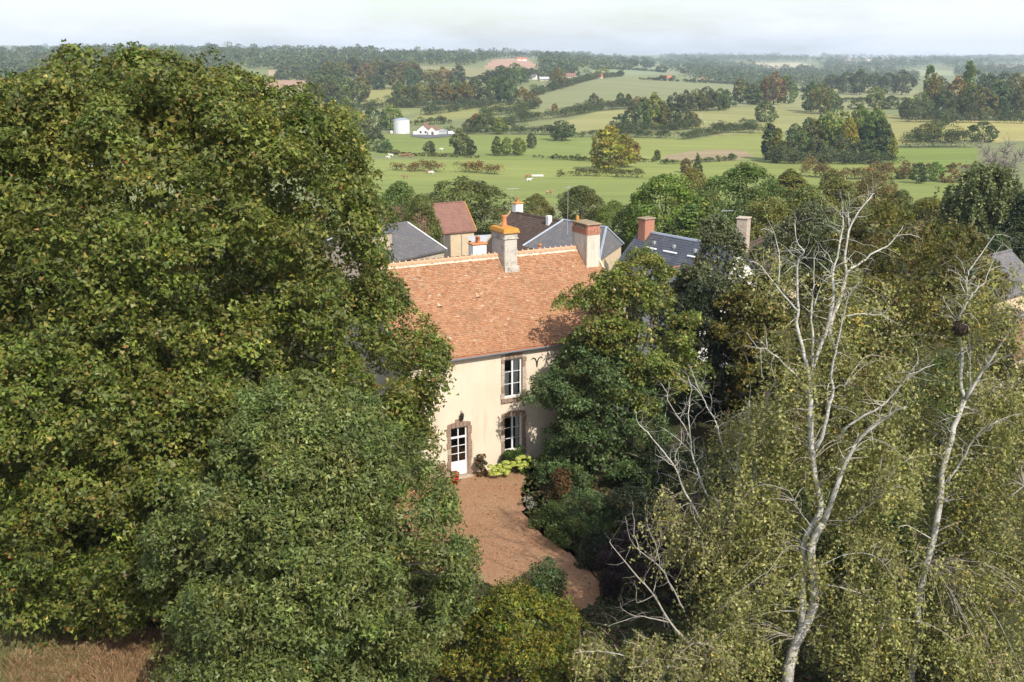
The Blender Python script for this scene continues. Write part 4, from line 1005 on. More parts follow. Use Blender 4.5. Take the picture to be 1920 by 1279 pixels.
birch('birch_tree', 'tall white birch with bare forked upper limbs', b0,
      ([(1480, 1250), (1490, 1215), (1503, 1186), (1527, 1134), (1523, 1070), (1523, 1019), (1544, 981)], .25, .15, 31, 31), MAIN, 31, .45, 900,
      reg([(1440, 880, .8, (.9, .9, .9), 130), (1560, 800, 1.6, (1.0, .7, .9), 90), (1660, 880, .4, (.9, 1.0, .8), 120), (1415, 1040, .2, (.8, .9, .8), 170), (1620, 1050, .2, (.9, .9, .8), 150), (1380, 1180, -.6, (.7, .7, .6), 130), (1630, 1190, -.6, (.9, .7, .6), 140), (1500, 1120, 2.0, (.8, .6, .8), 90),
           (1560, 640, 1.3, (.7, .6, 1.0), 50), (1500, 560, 1.2, (.7, .6, .9), 34), (1620, 520, 1.4, (.6, .6, .8), 30), (1450, 720, .8, (.6, .6, .7), 40), (1660, 700, .6, (.7, .6, .6), 36)], 31))
bl = W(1395, 960, 33.5); bl = (bl[0], bl[1], 0)
birch('birch_tree', 'slim twin stemmed birch with bare grey limbs left of the tall birch', bl,
      ([(1400, 1010), (1392, 958), (1385, 899), (1383, 855), (1392, 816), (1403, 785), (1406, 752)], .12, .03, 33.5, 33.2),
      [([(1398, 1000), (1400, 958), (1409, 916), (1420, 864), (1429, 820), (1435, 767), (1433, 735)], .09, .02, 33.5, 33.8),
       ([(1382, 890), (1378, 881), (1357, 846), (1346, 802), (1332, 774), (1317, 743), (1308, 724), (1291, 682)], .055, .01, 33.4, 34.5), ([(1317, 743), (1300, 722), (1276, 708), (1274, 700)], .02, .007, 34, 34),
       ([(1380, 1000), (1346, 942), (1326, 927), (1306, 877), (1297, 844), (1293, 802), (1291, 763), (1296, 728), (1290, 705)], .06, .01, 33.2, 34.2), ([(1297, 850), (1271, 822), (1236, 799)], .024, .008, 33.8, 33.6),
       ([(1293, 820), (1276, 787), (1254, 756), (1251, 737), (1238, 717)], .03, .008, 33.9, 33.5), ([(1252, 745), (1255, 725), (1254, 712)], .012, .006, 33.6, 33.6),
       ([(1320, 985), (1284, 923), (1265, 875), (1245, 848), (1214, 811), (1197, 794), (1190, 767)], .05, .009, 33.0, 33.4), ([(1263, 876), (1250, 866), (1229, 852)], .02, .008, 33.1, 32.9), ([(1265, 870), (1268, 848), (1277, 830), (1277, 803)], .02, .007, 33.1, 33.2),
       ([(1303, 870), (1318, 850), (1314, 846)], .014, .006, 33.5, 33.5), ([(1332, 772), (1333, 745), (1330, 735)], .012, .006, 33.9, 33.9)], 32, .6, 300,
      reg([(1400, 830, 1, (.6, .7, .9), 60), (1330, 960, -.5, (.8, .8, .4), 110), (1430, 960, .5, (.7, .8, .7), 110), (1300, 1000, -1, (.5, .6, .3), 50)], 33.2))
dl = W(1300, 1215, 29.5); dl = (dl[0] + .3, dl[1], 0)
birch('dead_tree', 'leafless grey dead limbs rising from the shade beside the gravel', dl,
      ([(1292, 1207), (1254, 1164), (1224, 1113), (1185, 1070), (1147, 1023), (1146, 1012)], .06, .01, 29.8, 30.6),
      [([(1280, 1140), (1262, 1105), (1237, 1062), (1202, 1036), (1181, 1011), (1173, 968)], .035, .007, 29.8, 30.4), ([(1202, 1040), (1190, 1000), (1187, 962), (1186, 940)], .022, .006, 30.2, 30.3),
       ([(1254, 1168), (1215, 1158), (1194, 1156), (1160, 1168), (1138, 1175)], .03, .007, 29.8, 29.5), ([(1194, 1156), (1170, 1145), (1163, 1132)], .014, .006, 29.6, 29.5),
       ([(1237, 1064), (1232, 1030), (1216, 992), (1214, 975)], .02, .006, 30, 30.1), ([(1228, 1050), (1236, 1020), (1240, 990)], .018, .006, 30, 30), ([(1262, 1108), (1245, 1075), (1240, 1050)], .018, .006, 29.9, 30.0),
       ([(1226, 1116), (1195, 1130), (1193, 1105), (1190, 1090)], .016, .006, 29.9, 29.8)], 33, .5, 0, None, bark=BIRCH_DEAD)
br = W(1716, 1200, 32); br = (br[0], br[1], 0)
birch('birch_tree', 'white birch with two upright stems and a dark nest at its fork', br,
      ([(1719, 1164), (1723, 1122), (1732, 1079), (1752, 1000), (1766, 921), (1766, 887), (1783, 823), (1789, 799), (1809, 748)], .17, .10, 32, 32.2),
      [([(1809, 748), (1801, 716), (1805, 661), (1797, 617), (1802, 589), (1818, 561), (1828, 546), (1847, 530)], .085, .02, 32.2, 32.0), ([(1809, 748), (1817, 735), (1819, 704), (1817, 637), (1808, 612)], .055, .03, 32.2, 32.4),
       ([(1806, 585), (1812, 566), (1814, 547), (1812, 527), (1818, 509), (1831, 489), (1845, 470), (1864, 441)], .045, .012, 32.1, 32.6), ([(1864, 441), (1880, 439), (1897, 447)], .012, .005, 32.6, 32.6),
       ([(1812, 748), (1841, 700), (1868, 657), (1904, 605), (1925, 580)], .07, .03, 32.1, 31.2), ([(1850, 690), (1875, 672), (1905, 665)], .03, .01, 31.8, 31.4),
       ([(1847, 530), (1854, 509), (1869, 470), (1881, 459), (1897, 470)], .02, .006, 32.1, 32.4), ([(1810, 550), (1801, 530), (1800, 517), (1778, 505)], .02, .006, 32.0, 31.6), ([(1808, 512), (1804, 495), (1790, 478)], .016, .005, 32.2, 32.2),
       ([(1800, 600), (1785, 588), (1768, 556)], .025, .012, 32.2, 32.0), ([(1775, 905), (1805, 863), (1822, 827), (1843, 810), (1869, 789)], .06, .02, 32, 31), ([(1797, 605), (1785, 594), (1770, 592)], .016, .006, 32.2, 32),
       ([(1745, 1010), (1700, 985), (1685, 990)], .03, .01, 32, 31.5), ([(1895, 930), (1930, 905)], .03, .02, 31, 31)], 34, .5, 900,
      reg([(1790, 640, 1.0, (.8, .7, 1.0), 80), (1870, 760, .6, (.8, .8, .9), 110), (1720, 840, 1.4, (.7, .9, .8), 90), (1880, 900, .4, (.8, .9, .7), 140), (1790, 980, 1.4, (.9, .7, .7), 120), (1880, 1080, -.6, (.7, .8, .7), 150), (1790, 1150, -.2, (.8, .7, .6), 130), (1690, 1130, .8, (.6, .7, .6), 70), (1850, 1220, -1.2, (.9, .7, .5), 150), (1840, 560, .6, (.6, .6, .6), 44)], 32))
np_ = W(1801, 616, 32.0)
nest = empty('bird_nest', np_ - np.array([0, 0, .22]), 0, 'dark twig nest lodged in the fork of the right birch', 'nest')
mb = MB(); rn = np.random.default_rng(4)
mb.lathe([(.0, 0), (.16, .03), (.24, .16), (.26, .3), (.2, .42), (.12, .36), (.0, .3)], 12)
mb.build('nest_bowl', NEST, nest)
mb = MB()
for _ in range(90):
    d = unit(rn.normal(size=3)); p = d * np.array([.25, .25, .22]) + [0, 0, .22]; t = unit(np.cross(d, rn.normal(size=3))); mb.tube([p - t * .16, p + t * .16], [.007, .004], 3, False)
mb.build('nest_twigs', NEST, nest)
# low birch boughs at the bottom right and a third birch beyond
b3 = W(1150, 1262, 29.0)
birch('birch_sapling', 'low spreading birch sapling with drooping leaves at the gravel end', (b3[0] + 1.2, b3[1], 0),
      ([(1240, 1290), (1225, 1255), (1180, 1232), (1120, 1222), (1075, 1226)], .05, .01, 28.8, 28.9), [([(1225, 1255), (1200, 1215), (1170, 1200)], .02, .006, 28.8, 28.6), ([(1235, 1275), (1270, 1230), (1300, 1205)], .03, .008, 28.8, 29)], 35, .4, 100,
      reg([(1110, 1232, 0, (.45, .4, .12), 26), (1190, 1235, 0, (.5, .5, .15), 34), (1300, 1230, 0, (.5, .5, .25), 44)], 28.8), sl=(.5, 1.1))

# ------------------------------------------------------------------ garden: flowers, shrubs, pots, fallen leaves, dry grass
def hp(s, n, z=0.0):                               # house coordinates (along wall, inward) -> world
    return np.array([P0[0] + s * math.cos(HANG) - n * math.sin(HANG), P0[1] + s * math.sin(HANG) + n * math.cos(HANG), z])
def shrub(name, label, base, seed, h, r, palette, n=26, cr=.28, lpc=105, ls=.075, cat='shrub', group=None, rx=None, tint=.15):
    rng = np.random.default_rng(seed); o = empty(name, base, HANG, label, cat, group)
    CP, CR, CO = env_crown([(.08, r * .85), (h * .45, r), (h * .8, r * .7), (h, .1)], n, cr, rng, 1, .3, .15)
    if rx: CP[:, 0] *= rx
    V, C = clumps_to_leaves(CP, CR, CO, lpc, ls, palette, rng, .75, .45, .55, tint)
    V[..., 2] = np.maximum(V[..., 2], .02)
    link('foliage', quads_mesh('foliage', V, C), LEAF, o)
    mb = MB()
    for i in rng.choice(len(CP), size=min(8, len(CP)), replace=False): e = CP[i]; mb.tube([(e[0] * .2, e[1] * .2, -.05), e * np.array([.6, .6, .6]), e], [.02, .014, .006], 4)
    mb.build('stems', BARK, o)
    return o
hyd = shrub('hydrangea_bush', 'hydrangea bush with lime green flower heads under the ground floor window', hp(2.75, -.75), 51, 1.05, .62, ([(.05, .10, .02), (.09, .14, .025)], [.6, .4]), 46, .22, 90, .11, 'bush', rx=2.25)
rngh = np.random.default_rng(52)
def flower_head(par, c, r, palette, seed, nm='flower_head', k=120):
    rg = np.random.default_rng(seed); d = unit(rg.normal(size=(k, 3))); d[:, 2] = np.abs(d[:, 2]) * 1.0 - .25
    P = np.array(c) + d * r * np.array([1, 1, .8]); link(nm, quads_mesh(nm, leaves(P, d + .3 * rg.normal(size=(k, 3)), r * .42, rg, 1.0, .05), pal(*palette, k, rg, .12)), LEAF, par)
for k in range(48):
    x = rngh.uniform(-1.55, 1.4); z = rngh.uniform(.32, 1.0) * (1.06 - .22 * abs(x)); y = -.30 - .42 * math.sqrt(max(0, 1 - (x / 1.55) ** 2)) * (1.25 - z * .55) + rngh.uniform(-.06, .06)
    flower_head(hyd, (x, y, z), rngh.uniform(.11, .165), ([(.50, .56, .12), (.58, .60, .20), (.40, .50, .08)], [.4, .35, .25]), 500 + k)
shrub('copper_shrub', 'rusty red headed shrub between the door and the hydrangea', hp(1.05, -.4), 53, .95, .34, ([(.05, .07, .025), (.16, .055, .03), (.20, .09, .04)], [.5, .3, .2]), 18, .17, 70, .09)
rp = empty('flower_pot', hp(-.62, -.75), 0, 'small red flower pot left of the front door', 'pot')
MB().lathe([(.0, .0), (.14, .0), (.20, .30), (.22, .31), (.22, .36), (.18, .36), (.17, .30), (.0, .30)], 14).build('pot', RED_POT, rp, True)
flower_head(rp, (0, 0, .5), .24, ([(.10, .14, .03), (.55, .05, .03), (.45, .22, .06)], [.6, .25, .15]), 601, 'plant', 170)
shrub('rose_bush', 'pale flowering bush at the wall left of the door', hp(-1.3, -.55), 54, 1.1, .5, ([(.09, .11, .03), (.42, .33, .22), (.3, .14, .08)], [.55, .3, .15]), 22, .2, 70, .07)
for k, (px_, py_, h, r, pl, lbl, nm) in enumerate([
        (1035, 900, 1.5, .95, P_DKGR, 'dark green shrub under the right end of the cream wall', 'laurel_shrub'),
        (1050, 935, 1.2, .5, ([(.10, .05, .02), (.16, .075, .03), (.05, .06, .02)], [.4, .3, .3]), 'rusty brown shrub among the border plants', 'brown_shrub'),
        (1035, 985, .8, .9, P_GREEN, 'low grassy green plant bordering the gravel bend', 'border_plant'),
        (1075, 1020, .9, 1.0, P_GREEN, 'rounded green border plant before the dark hedge shrubs', 'border_plant'),
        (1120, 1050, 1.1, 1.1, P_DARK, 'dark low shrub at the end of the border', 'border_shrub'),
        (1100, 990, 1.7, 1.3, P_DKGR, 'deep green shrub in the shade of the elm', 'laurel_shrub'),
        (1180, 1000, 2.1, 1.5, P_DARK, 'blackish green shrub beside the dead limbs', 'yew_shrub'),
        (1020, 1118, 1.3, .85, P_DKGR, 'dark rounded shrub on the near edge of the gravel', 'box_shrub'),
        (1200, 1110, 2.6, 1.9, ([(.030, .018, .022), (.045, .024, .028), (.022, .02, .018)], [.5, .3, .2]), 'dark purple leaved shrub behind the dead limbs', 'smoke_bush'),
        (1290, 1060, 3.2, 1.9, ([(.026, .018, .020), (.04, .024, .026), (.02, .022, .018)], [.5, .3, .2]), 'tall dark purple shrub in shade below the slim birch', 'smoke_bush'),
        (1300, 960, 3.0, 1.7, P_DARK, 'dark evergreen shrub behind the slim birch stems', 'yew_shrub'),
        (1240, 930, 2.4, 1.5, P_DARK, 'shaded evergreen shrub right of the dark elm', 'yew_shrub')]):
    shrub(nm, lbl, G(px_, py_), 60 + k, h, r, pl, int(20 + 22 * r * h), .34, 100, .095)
wf = shrub('white_flower_plant', 'small white flowering plant on the gravel edge', G(990, 955), 81, .55, .3, ([(.06, .10, .03), (.7, .68, .66), (.6, .45, .5)], [.6, .3, .1]), 12, .14, 60, .06, 'plant')
# understory behind and between the birches
for (px_, py_, D_, top, rr, pl, lbl, nm, sd) in [
        (1600, 900, 43, 7.4, 2.8, P_OLIVE, 'olive understory tree behind the tall birch trunk', 'hazel_tree', 91),
        (1760, 860, 45, 8.2, 3.0, P_GREEN, 'green understory tree behind the birch with the nest', 'hazel_tree', 92),
        (1890, 900, 42, 7.2, 2.8, P_OLIVE, 'olive understory tree at the foot of the yard wall', 'hazel_tree', 93),
        (1470, 950, 40, 5.6, 2.4, P_GREEN, 'green hazel behind the slim birch', 'hazel_tree', 94),
        (1690, 1050, 37, 4.6, 2.3, P_GREEN, 'low green hazel between the two white birches', 'hazel_tree', 95),
        (1896, 640, 54, 8.6, 1.7, P_OLIVE, 'narrow olive tree in front of the stone cottage', 'hornbeam_tree', 98),
        (1560, 760, 50, 9.2, 2.8, P_OLIVE, 'olive hornbeam behind the bare birch fork', 'hornbeam_tree', 96),
        (1700, 760, 53, 9.8, 3.2, P_OLIVE, 'reddish olive hornbeam behind the low birch limbs', 'hornbeam_tree', 97)]:
    b_ = W(px_, py_, D_)
    tree(nm, lbl, 'tree', (b_[0], b_[1], 0), sd, [(.4, rr * .8), (top * .3, rr), (top * .6, rr * .95), (top * .82, rr * .65), (top * .95, rr * .3), (top, .15)],
         int(100 * rr * top / 8), .66, 96, .125, pl, top * .7, .15, BARK, 16, .65, .5, .25, .15, tint=.2)
# fallen leaves on the gravel
rgl = np.random.default_rng(71); cs = [G(*p) for p in drive_px]; poly = [(c[0], c[1]) for c in cs]
xs_ = rgl.uniform(min(p[0] for p in poly), max(p[0] for p in poly), 900); ys_ = rgl.uniform(min(p[1] for p in poly), max(p[1] for p in poly), 900)
ins_ = inpoly(xs_, ys_, poly); Pl = np.stack([xs_[ins_], ys_[ins_], np.full(ins_.sum(), .055)], 1)
lab(link('fallen_leaves', quads_mesh('fallen_leaves', leaves(Pl, np.array([0, 0, 1.0]) + .25 * rgl.normal(size=Pl.shape), .09 * rgl.uniform(.6, 1.3, len(Pl)), rgl), pal([(.30, .17, .06), (.16, .09, .04), (.42, .28, .08)], [.4, .4, .2], len(Pl), rgl)), LEAF), 'brown fallen leaves scattered over the gravel', 'leaves', kind='stuff')
# ivy and leaf litter under the trees
rgl = np.random.default_rng(74); n = 42000; xs_ = rgl.uniform(-7, 18, n); ys_ = rgl.uniform(29, 56, n)
loc_ = np.stack([(xs_ - P0[0]) * math.cos(HANG) + (ys_ - P0[1]) * math.sin(HANG), -(xs_ - P0[0]) * math.sin(HANG) + (ys_ - P0[1]) * math.cos(HANG)], 1)
ok_ = ~inpoly(xs_, ys_, poly) & ~((loc_[:, 1] > -.15) & (loc_[:, 0] > SL - .2) & (loc_[:, 0] < SR + .2)); xs_, ys_ = xs_[ok_], ys_[ok_]
hh_ = .04 + .16 * np.clip(np.sin(xs_ * 1.3 + ys_ * .7) * np.sin(ys_ * 1.1 - xs_ * .4), 0, 1) + rgl.uniform(0, .08, len(xs_)); Pl2 = np.stack([xs_, ys_, hh_], 1)
lab(link('ground_ivy', quads_mesh('ground_ivy', leaves(Pl2, np.array([0, 0, 1.0]) + .55 * rgl.normal(size=Pl2.shape), .17 * rgl.uniform(.6, 1.3, len(Pl2)), rgl, .8, .1, True), pal([(.05, .075, .022), (.075, .10, .028), (.13, .085, .04), (.10, .055, .03)], [.42, .28, .18, .12], len(Pl2), rgl)), LEAF), 'ivy and leaf litter covering the shaded garden ground', 'ground cover', kind='stuff')
# dry grass bottom left: blades
def blades(name, label, cx, cy, rx, ry, n, palette, hgt, seed, cut=None):
    rg = np.random.default_rng(seed); a = rg.uniform(0, 2 * math.pi, n); q = np.sqrt(rg.random(n)); x = cx + rx * q * np.cos(a); y = cy + ry * q * np.sin(a)
    th = rg.uniform(0, 2 * math.pi, n); ln = hgt * rg.uniform(.5, 1.3, n) * (.6 + .6 * np.sin(x * 1.7) * np.sin(y * 2.1) ** 2 + .3); lx = rg.normal(0, .55, n) * ln; ly = rg.normal(0, .55, n) * ln; w = .014
    V = np.empty((n, 4, 3)); b = np.stack([x, y, np.zeros(n)], 1); d = np.stack([np.cos(th) * w, np.sin(th) * w, np.zeros(n)], 1)
    V[:, 0] = b - d; V[:, 1] = b + d; V[:, 2] = b + d * .4 + np.stack([lx, ly, ln], 1); V[:, 3] = b - d * .4 + np.stack([lx, ly, ln], 1)
    return lab(link(name, quads_mesh(name, V, pal(*palette, n, rg, .2)), LEAF), label, 'grass', kind='stuff')
g1 = G(210, 1250); g2 = G(50, 1240)
blades('dry_grass', 'rusty dry grass at the foot of the maple', g1[0], g1[1], 3.6, 2.4, 26000, ([(.34, .20, .11), (.40, .27, .15), (.27, .15, .08), (.17, .17, .065)], [.36, .28, .2, .16]), .22, 72)
blades('meadow_grass', 'greenish meadow grass beside the dry patch', g2[0] - 1.2, g2[1], 3.4, 3.4, 26000, ([(.17, .18, .07), (.23, .20, .09), (.30, .21, .11)], [.45, .35, .2]), .2, 73)

# ------------------------------------------------------------------ mid and far trees: a few built kinds, each then placed one by one
def proto(seed, kind, leaves_n, ls, palette, twigs=False):
    """tree about 10 m high, crown mesh and trunk mesh to share"""
    rng = np.random.default_rng(seed)
    prof = {'round': [(1.2, 2.6), (3, 4.0), (5.5, 4.6), (7.5, 3.9), (9, 2.4), (10, .4)],
            'broad': [(.9, 3.6), (2.5, 5.0), (4.6, 5.4), (6.6, 4.6), (8.3, 2.9), (9.6, .6)],
            'tall': [(.8, 1.6), (3, 2.3), (6, 2.4), (8.4, 1.7), (10, .3)],
            'poplar': [(.6, .9), (3, 1.3), (6, 1.35), (8.5, .9), (10, .15)],
            'cone': [(.4, 2.6), (2.5, 2.6), (5, 1.9), (7.5, 1.1), (10, .1)],
            'shrub': [(.2, 4.2), (2.5, 5.2), (5.5, 4.9), (8, 3.3), (10, .8)],
            'weep': [(1, 3.2), (3, 3.8), (5.5, 4.0), (7.8, 3.3), (9.4, 1.8), (10, .4)]}[kind]
    cr = {'poplar': .55, 'tall': .8, 'cone': .75}.get(kind, 1.15); nc = max(16, int(leaves_n / 60)) if leaves_n > 4000 else max(40, leaves_n // 26)
    CP, CR, CO = env_crown(prof, nc, cr, rng, 1, .2, .22)
    if kind == 'weep':
        m = 30; S = CP[rng.choice(len(CP), 1000)] + rng.normal(0, .25, (1000, 3)); t = np.linspace(0, 1, m)[None]; ln = rng.uniform(.8, 2.6, 1000)[:, None]
        P = np.stack([S[:, 0:1] + S[:, 0:1] * .06 * t + 0 * ln, S[:, 1:2] + S[:, 1:2] * .06 * t, S[:, 2:3] - ln * t], -1) + rng.normal(0, .1, (1000, m, 3)); ct = np.repeat(np.exp(rng.normal(0, .22, 1000)), m)[:, None]
        P = P.reshape(-1, 3); k = P[:, 2] > .3; P = P[k]; C = pal(*palette, len(P), rng) * ct[k]
        V = leaves(P, rng.normal(size=P.shape) + CP.mean(0) * 0 + [0, -.3, .4], ls * rng.uniform(.7, 1.3, len(P)), rng)
    else:
        V, C = clumps_to_leaves(CP, CR, CO, leaves_n / nc, ls, palette, rng, .7, .5, .6, .2)
    cm = quads_mesh('crown', V, C); cm.materials.append(LEAF_FAR if leaves_n < 4000 else LEAF)
    mb = MB(); h = prof[-1][0]
    mb.tube([(0, 0, -.6), (.05, 0, h * .25), (-.08, .06, h * .5), (.05, 0, h * .8)], [.32, .24, .17, .05], 6)
    if leaves_n > 4000:
        limbs_mesh(mb, 2.0, h, CP, rng, 10, .25)
    tm = mb.mesh('trunk', True); tm.materials.append(BARK_GREY if kind == 'weep' else BARK)
    return cm, tm
LO = {k: [proto(200 + 17 * i + j, k, 2300, .72, P_FAR) for j in range(3 if k in ('round', 'broad', 'shrub') else 2)] for i, k in enumerate(('round', 'broad', 'tall', 'poplar', 'cone', 'shrub'))}
HI = {k: [proto(400 + 17 * i + j, k, 15000, .32, P_FAR) for j in range(2)] for i, k in enumerate(('round', 'broad', 'tall', 'shrub', 'cone'))}
HI['weep'] = [proto(480, 'weep', 9000, .26, P_FAR)]
WID = {'round': 9.2, 'broad': 10.8, 'tall': 4.8, 'poplar': 2.7, 'cone': 5.2, 'shrub': 10.2, 'weep': 8.0}
rtr = random.Random(99)
def place(name, label, base, h, w, kind, tint, hi=False, group=None, cat='tree'):
    cm, tm = rtr.choice((HI if hi else LO)[kind])
    r = empty(name, base, rtr.uniform(0, 6.28), label, cat, group)
    sz = h / 10.0; sx = w / WID[kind]; r.scale = (sx, sx, sz)
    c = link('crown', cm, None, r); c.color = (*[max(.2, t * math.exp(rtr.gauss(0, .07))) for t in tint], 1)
    if kind != 'shrub' or hi: link('trunk', tm, None, r)
    return r
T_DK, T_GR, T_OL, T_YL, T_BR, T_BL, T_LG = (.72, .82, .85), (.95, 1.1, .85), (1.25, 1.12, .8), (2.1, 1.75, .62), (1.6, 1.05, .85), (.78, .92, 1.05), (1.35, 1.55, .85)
def ft(px_, py_, hpx, wpx, kind, tint, label, group=None, name='field_tree', cat='tree'):
    b_ = hit(px_, py_)
    if b_ is None: return None
    k = b_[1] * 1.02 / FPX
    return place(name, label, b_ - np.array([0, 0, .15]), hpx * k, wpx * k, kind, tint, False, group, cat)
# single trees in the pastures
ft(1143, 322, 78, 84, 'round', T_YL, 'golden yellow oak standing alone in the pasture', name='oak_tree')
ft(1172, 314, 58, 44, 'round', T_BR, 'grey brown tree leaning against the golden oak', name='oak_tree')
ft(1053, 264, 36, 42, 'round', T_DK, 'dark round tree casting shade in the middle pasture')
ft(806, 288, 22, 24, 'round', T_DK, 'small dark round tree in the pasture below the silo')
ft(862, 292, 44, 42, 'round', T_GR, 'bushy green tree in the pasture below the white farmhouse')
ft(884, 292, 28, 16, 'tall', T_DK, 'slim dark companion of the bushy pasture tree')
ft(932, 292, 34, 18, 'tall', T_OL, 'slim olive tree on the pasture fence line')
ft(950, 292, 32, 22, 'round', T_LG, 'bright lime green tree on the pasture fence line')
ft(972, 291, 30, 28, 'round', T_LG, 'pale green spreading tree on the pasture fence line')
ft(996, 278, 26, 20, 'round', T_DK, 'small dark tree above the fence line trees')
ft(1434, 228, 36, 44, 'broad', T_GR, 'lone spreading tree in the straw coloured pasture')
ft(1841, 266, 36, 50, 'broad', T_DK, 'big dark round tree at the edge of the golden field')
ft(1784, 268, 24, 24, 'round', T_LG, 'small light green tree next to the dark round field tree')
ft(1736, 266, 32, 42, 'round', T_OL, 'rounded olive tree at the end of the field row')
for x_, y_ in ((1752, 250), (1768, 238), (1782, 228)): ft(x_, y_, 24, 26, 'round', T_GR, 'tree in the row climbing beside the golden field', 'row beside golden field')
ft(1722, 344, 36, 34, 'round', T_DK, 'dark tree at the near edge of the green meadow'); ft(1752, 340, 34, 30, 'round', T_LG, 'light green tree at the near edge of the green meadow'); ft(1785, 342, 26, 34, 'shrub', T_BR, 'brownish bush at the near edge of the green meadow', cat='bush', name='field_bush')
ft(1695, 335, 22, 30, 'shrub', T_GR, 'low green bush by the near meadow edge', cat='bush', name='field_bush')
ft(1307, 322, 34, 16, 'cone', T_GR, 'slender spruce in front of the ploughed patch', name='spruce_tree'); ft(1285, 324, 26, 18, 'tall', T_BR, 'thin brownish tree beside the slender spruce')
ft(1232, 300, 18, 12, 'tall', T_GR, 'small thin tree in the pasture left of the ploughed patch')
# clumps
TWORD = {T_DK: 'dark green', T_GR: 'mid green', T_OL: 'olive', T_YL: 'yellow', T_BR: 'brownish', T_BL: 'blue green', T_LG: 'light green'}
KWORD = {'round': 'round tree', 'broad': 'spreading tree', 'tall': 'slim tree', 'poplar': 'poplar', 'cone': 'pointed tree', 'shrub': 'bushy tree'}
def clump(pts, label, group, name='field_tree'):
    for (x_, y_, h_x, w_x, kd, ti) in pts: ft(x_, y_, h_x, w_x, kd, ti, TWORD[ti] + ' ' + KWORD[kd] + ' ' + label[label.index(' ', label.index('tree')) + 1 if False else label.index('tree') + 5:], group, name)
clump([(1165, 248, 32, 36, 'shrub', T_DK), (1185, 246, 44, 34, 'round', T_DK), (1205, 245, 56, 34, 'round', T_GR), (1225, 243, 62, 36, 'round', T_LG), (1240, 243, 48, 34, 'round', T_OL), (1262, 242, 40, 26, 'tall', T_DK), (1285, 240, 34, 28, 'round', T_DK), (1300, 238, 26, 20, 'shrub', T_BR)], 'tree in the mixed copse above the golden oak', 'copse above the oak')
clump([(1265, 206, 30, 30, 'round', T_DK), (1285, 208, 36, 32, 'round', T_DK), (1305, 208, 38, 32, 'round', T_OL), (1325, 208, 42, 34, 'round', T_DK), (1348, 207, 38, 34, 'round', T_GR), (1362, 206, 34, 24, 'round', T_DK)], 'dark tree in the line along the straw coloured pasture', 'line of pasture trees')
clump([(1388, 194, 42, 34, 'round', T_OL), (1412, 196, 34, 28, 'tall', T_GR), (1432, 194, 44, 36, 'round', T_GR), (1450, 196, 56, 44, 'round', T_BR), (1472, 194, 48, 40, 'broad', T_GR)], 'tall tree in the group above the lone spreading tree', 'tall group above pasture')
clump([(1520, 210, 50, 36, 'round', T_DK), (1538, 214, 54, 36, 'round', T_OL), (1556, 212, 40, 30, 'round', T_GR), (1565, 205, 24, 30, 'shrub', T_DK)], 'tree in the rounded clump right of the lone pasture tree', 'rounded clump')
clump([(1560 + 26 * i, 172 + (i % 3) * 3, 30 + 6 * (i % 3), 36, ('round', 'broad', 'round')[i % 3], (T_DK, T_BL, T_DK)[i % 3]) for i in range(6)] + [(1640, 204, 36, 40, 'round', T_LG), (1606, 205, 20, 26, 'shrub', T_GR), (1670, 205, 24, 30, 'shrub', T_DK)], 'tree in the dark row behind the pale green field tree', 'dark row on the rise')
clump([(1700, 222, 34, 34, 'round', T_DK), (1722, 224, 46, 38, 'round', T_GR), (1745, 220, 72, 34, 'round', T_OL), (1738, 205, 74, 18, 'poplar', T_LG), (1768, 224, 52, 44, 'broad', T_DK), (1790, 222, 70, 42, 'round', T_BR), (1810, 210, 86, 22, 'poplar', T_LG), (1818, 224, 60, 46, 'round', T_GR), (1842, 226, 56, 42, 'round', T_OL), (1850, 206, 62, 44, 'round', T_DK), (1868, 226, 66, 44, 'round', T_BL), (1892, 226, 60, 46, 'broad', T_DK), (1900, 200, 56, 44, 'round', T_OL), (1918, 226, 64, 44, 'round', T_OL), (1760, 200, 50, 40, 'round', T_DK), (1880, 180, 40, 44, 'round', T_BL), (1830, 180, 44, 40, 'round', T_DK)], 'tree in the wooded belt with two poplars above the golden field', 'wooded belt')
clump([(1442, 300, 62, 30, 'tall', T_DK), (1455, 305, 60, 26, 'tall', T_OL), (1478, 302, 40, 36, 'shrub', T_DK), (1500, 300, 52, 46, 'round', T_GR), (1522, 294, 66, 52, 'round', T_OL), (1545, 294, 76, 54, 'broad', T_GR), (1568, 296, 84, 54, 'round', T_LG), (1588, 300, 70, 36, 'round', T_YL), (1612, 296, 88, 56, 'broad', T_LG), (1634, 298, 80, 50, 'round', T_GR), (1652, 300, 70, 34, 'tall', T_DK), (1668, 300, 46, 22, 'tall', T_YL), (1530, 304, 44, 44, 'shrub', T_DK), (1575, 304, 46, 48, 'shrub', T_BL), (1620, 304, 42, 46, 'shrub', T_DK), (1490, 270, 36, 30, 'round', T_DK), (1515, 262, 38, 30, 'round', T_DK), (1610, 260, 60, 40, 'round', T_GR), (1640, 262, 56, 38, 'round', T_LG), (1645, 300, 34, 30, 'shrub', T_DK)], 'tree in the large mixed copse in the middle of the fields', 'large mixed copse')
clump([(590, 210, 44, 40, 'round', T_DK), (612, 208, 58, 46, 'round', T_BL), (632, 204, 50, 44, 'round', T_GR), (655, 196, 46, 48, 'broad', T_DK), (678, 190, 42, 40, 'round', T_OL), (600, 180, 44, 44, 'round', T_BL), (622, 172, 50, 44, 'round', T_DK), (700, 168, 26, 30, 'round', T_BL), (715, 168, 24, 28, 'round', T_DK), (745, 166, 34, 38, 'round', T_OL), (770, 162, 30, 30, 'round', T_BL)], 'dark tree in the heavy clump beyond the maple', 'heavy clump')
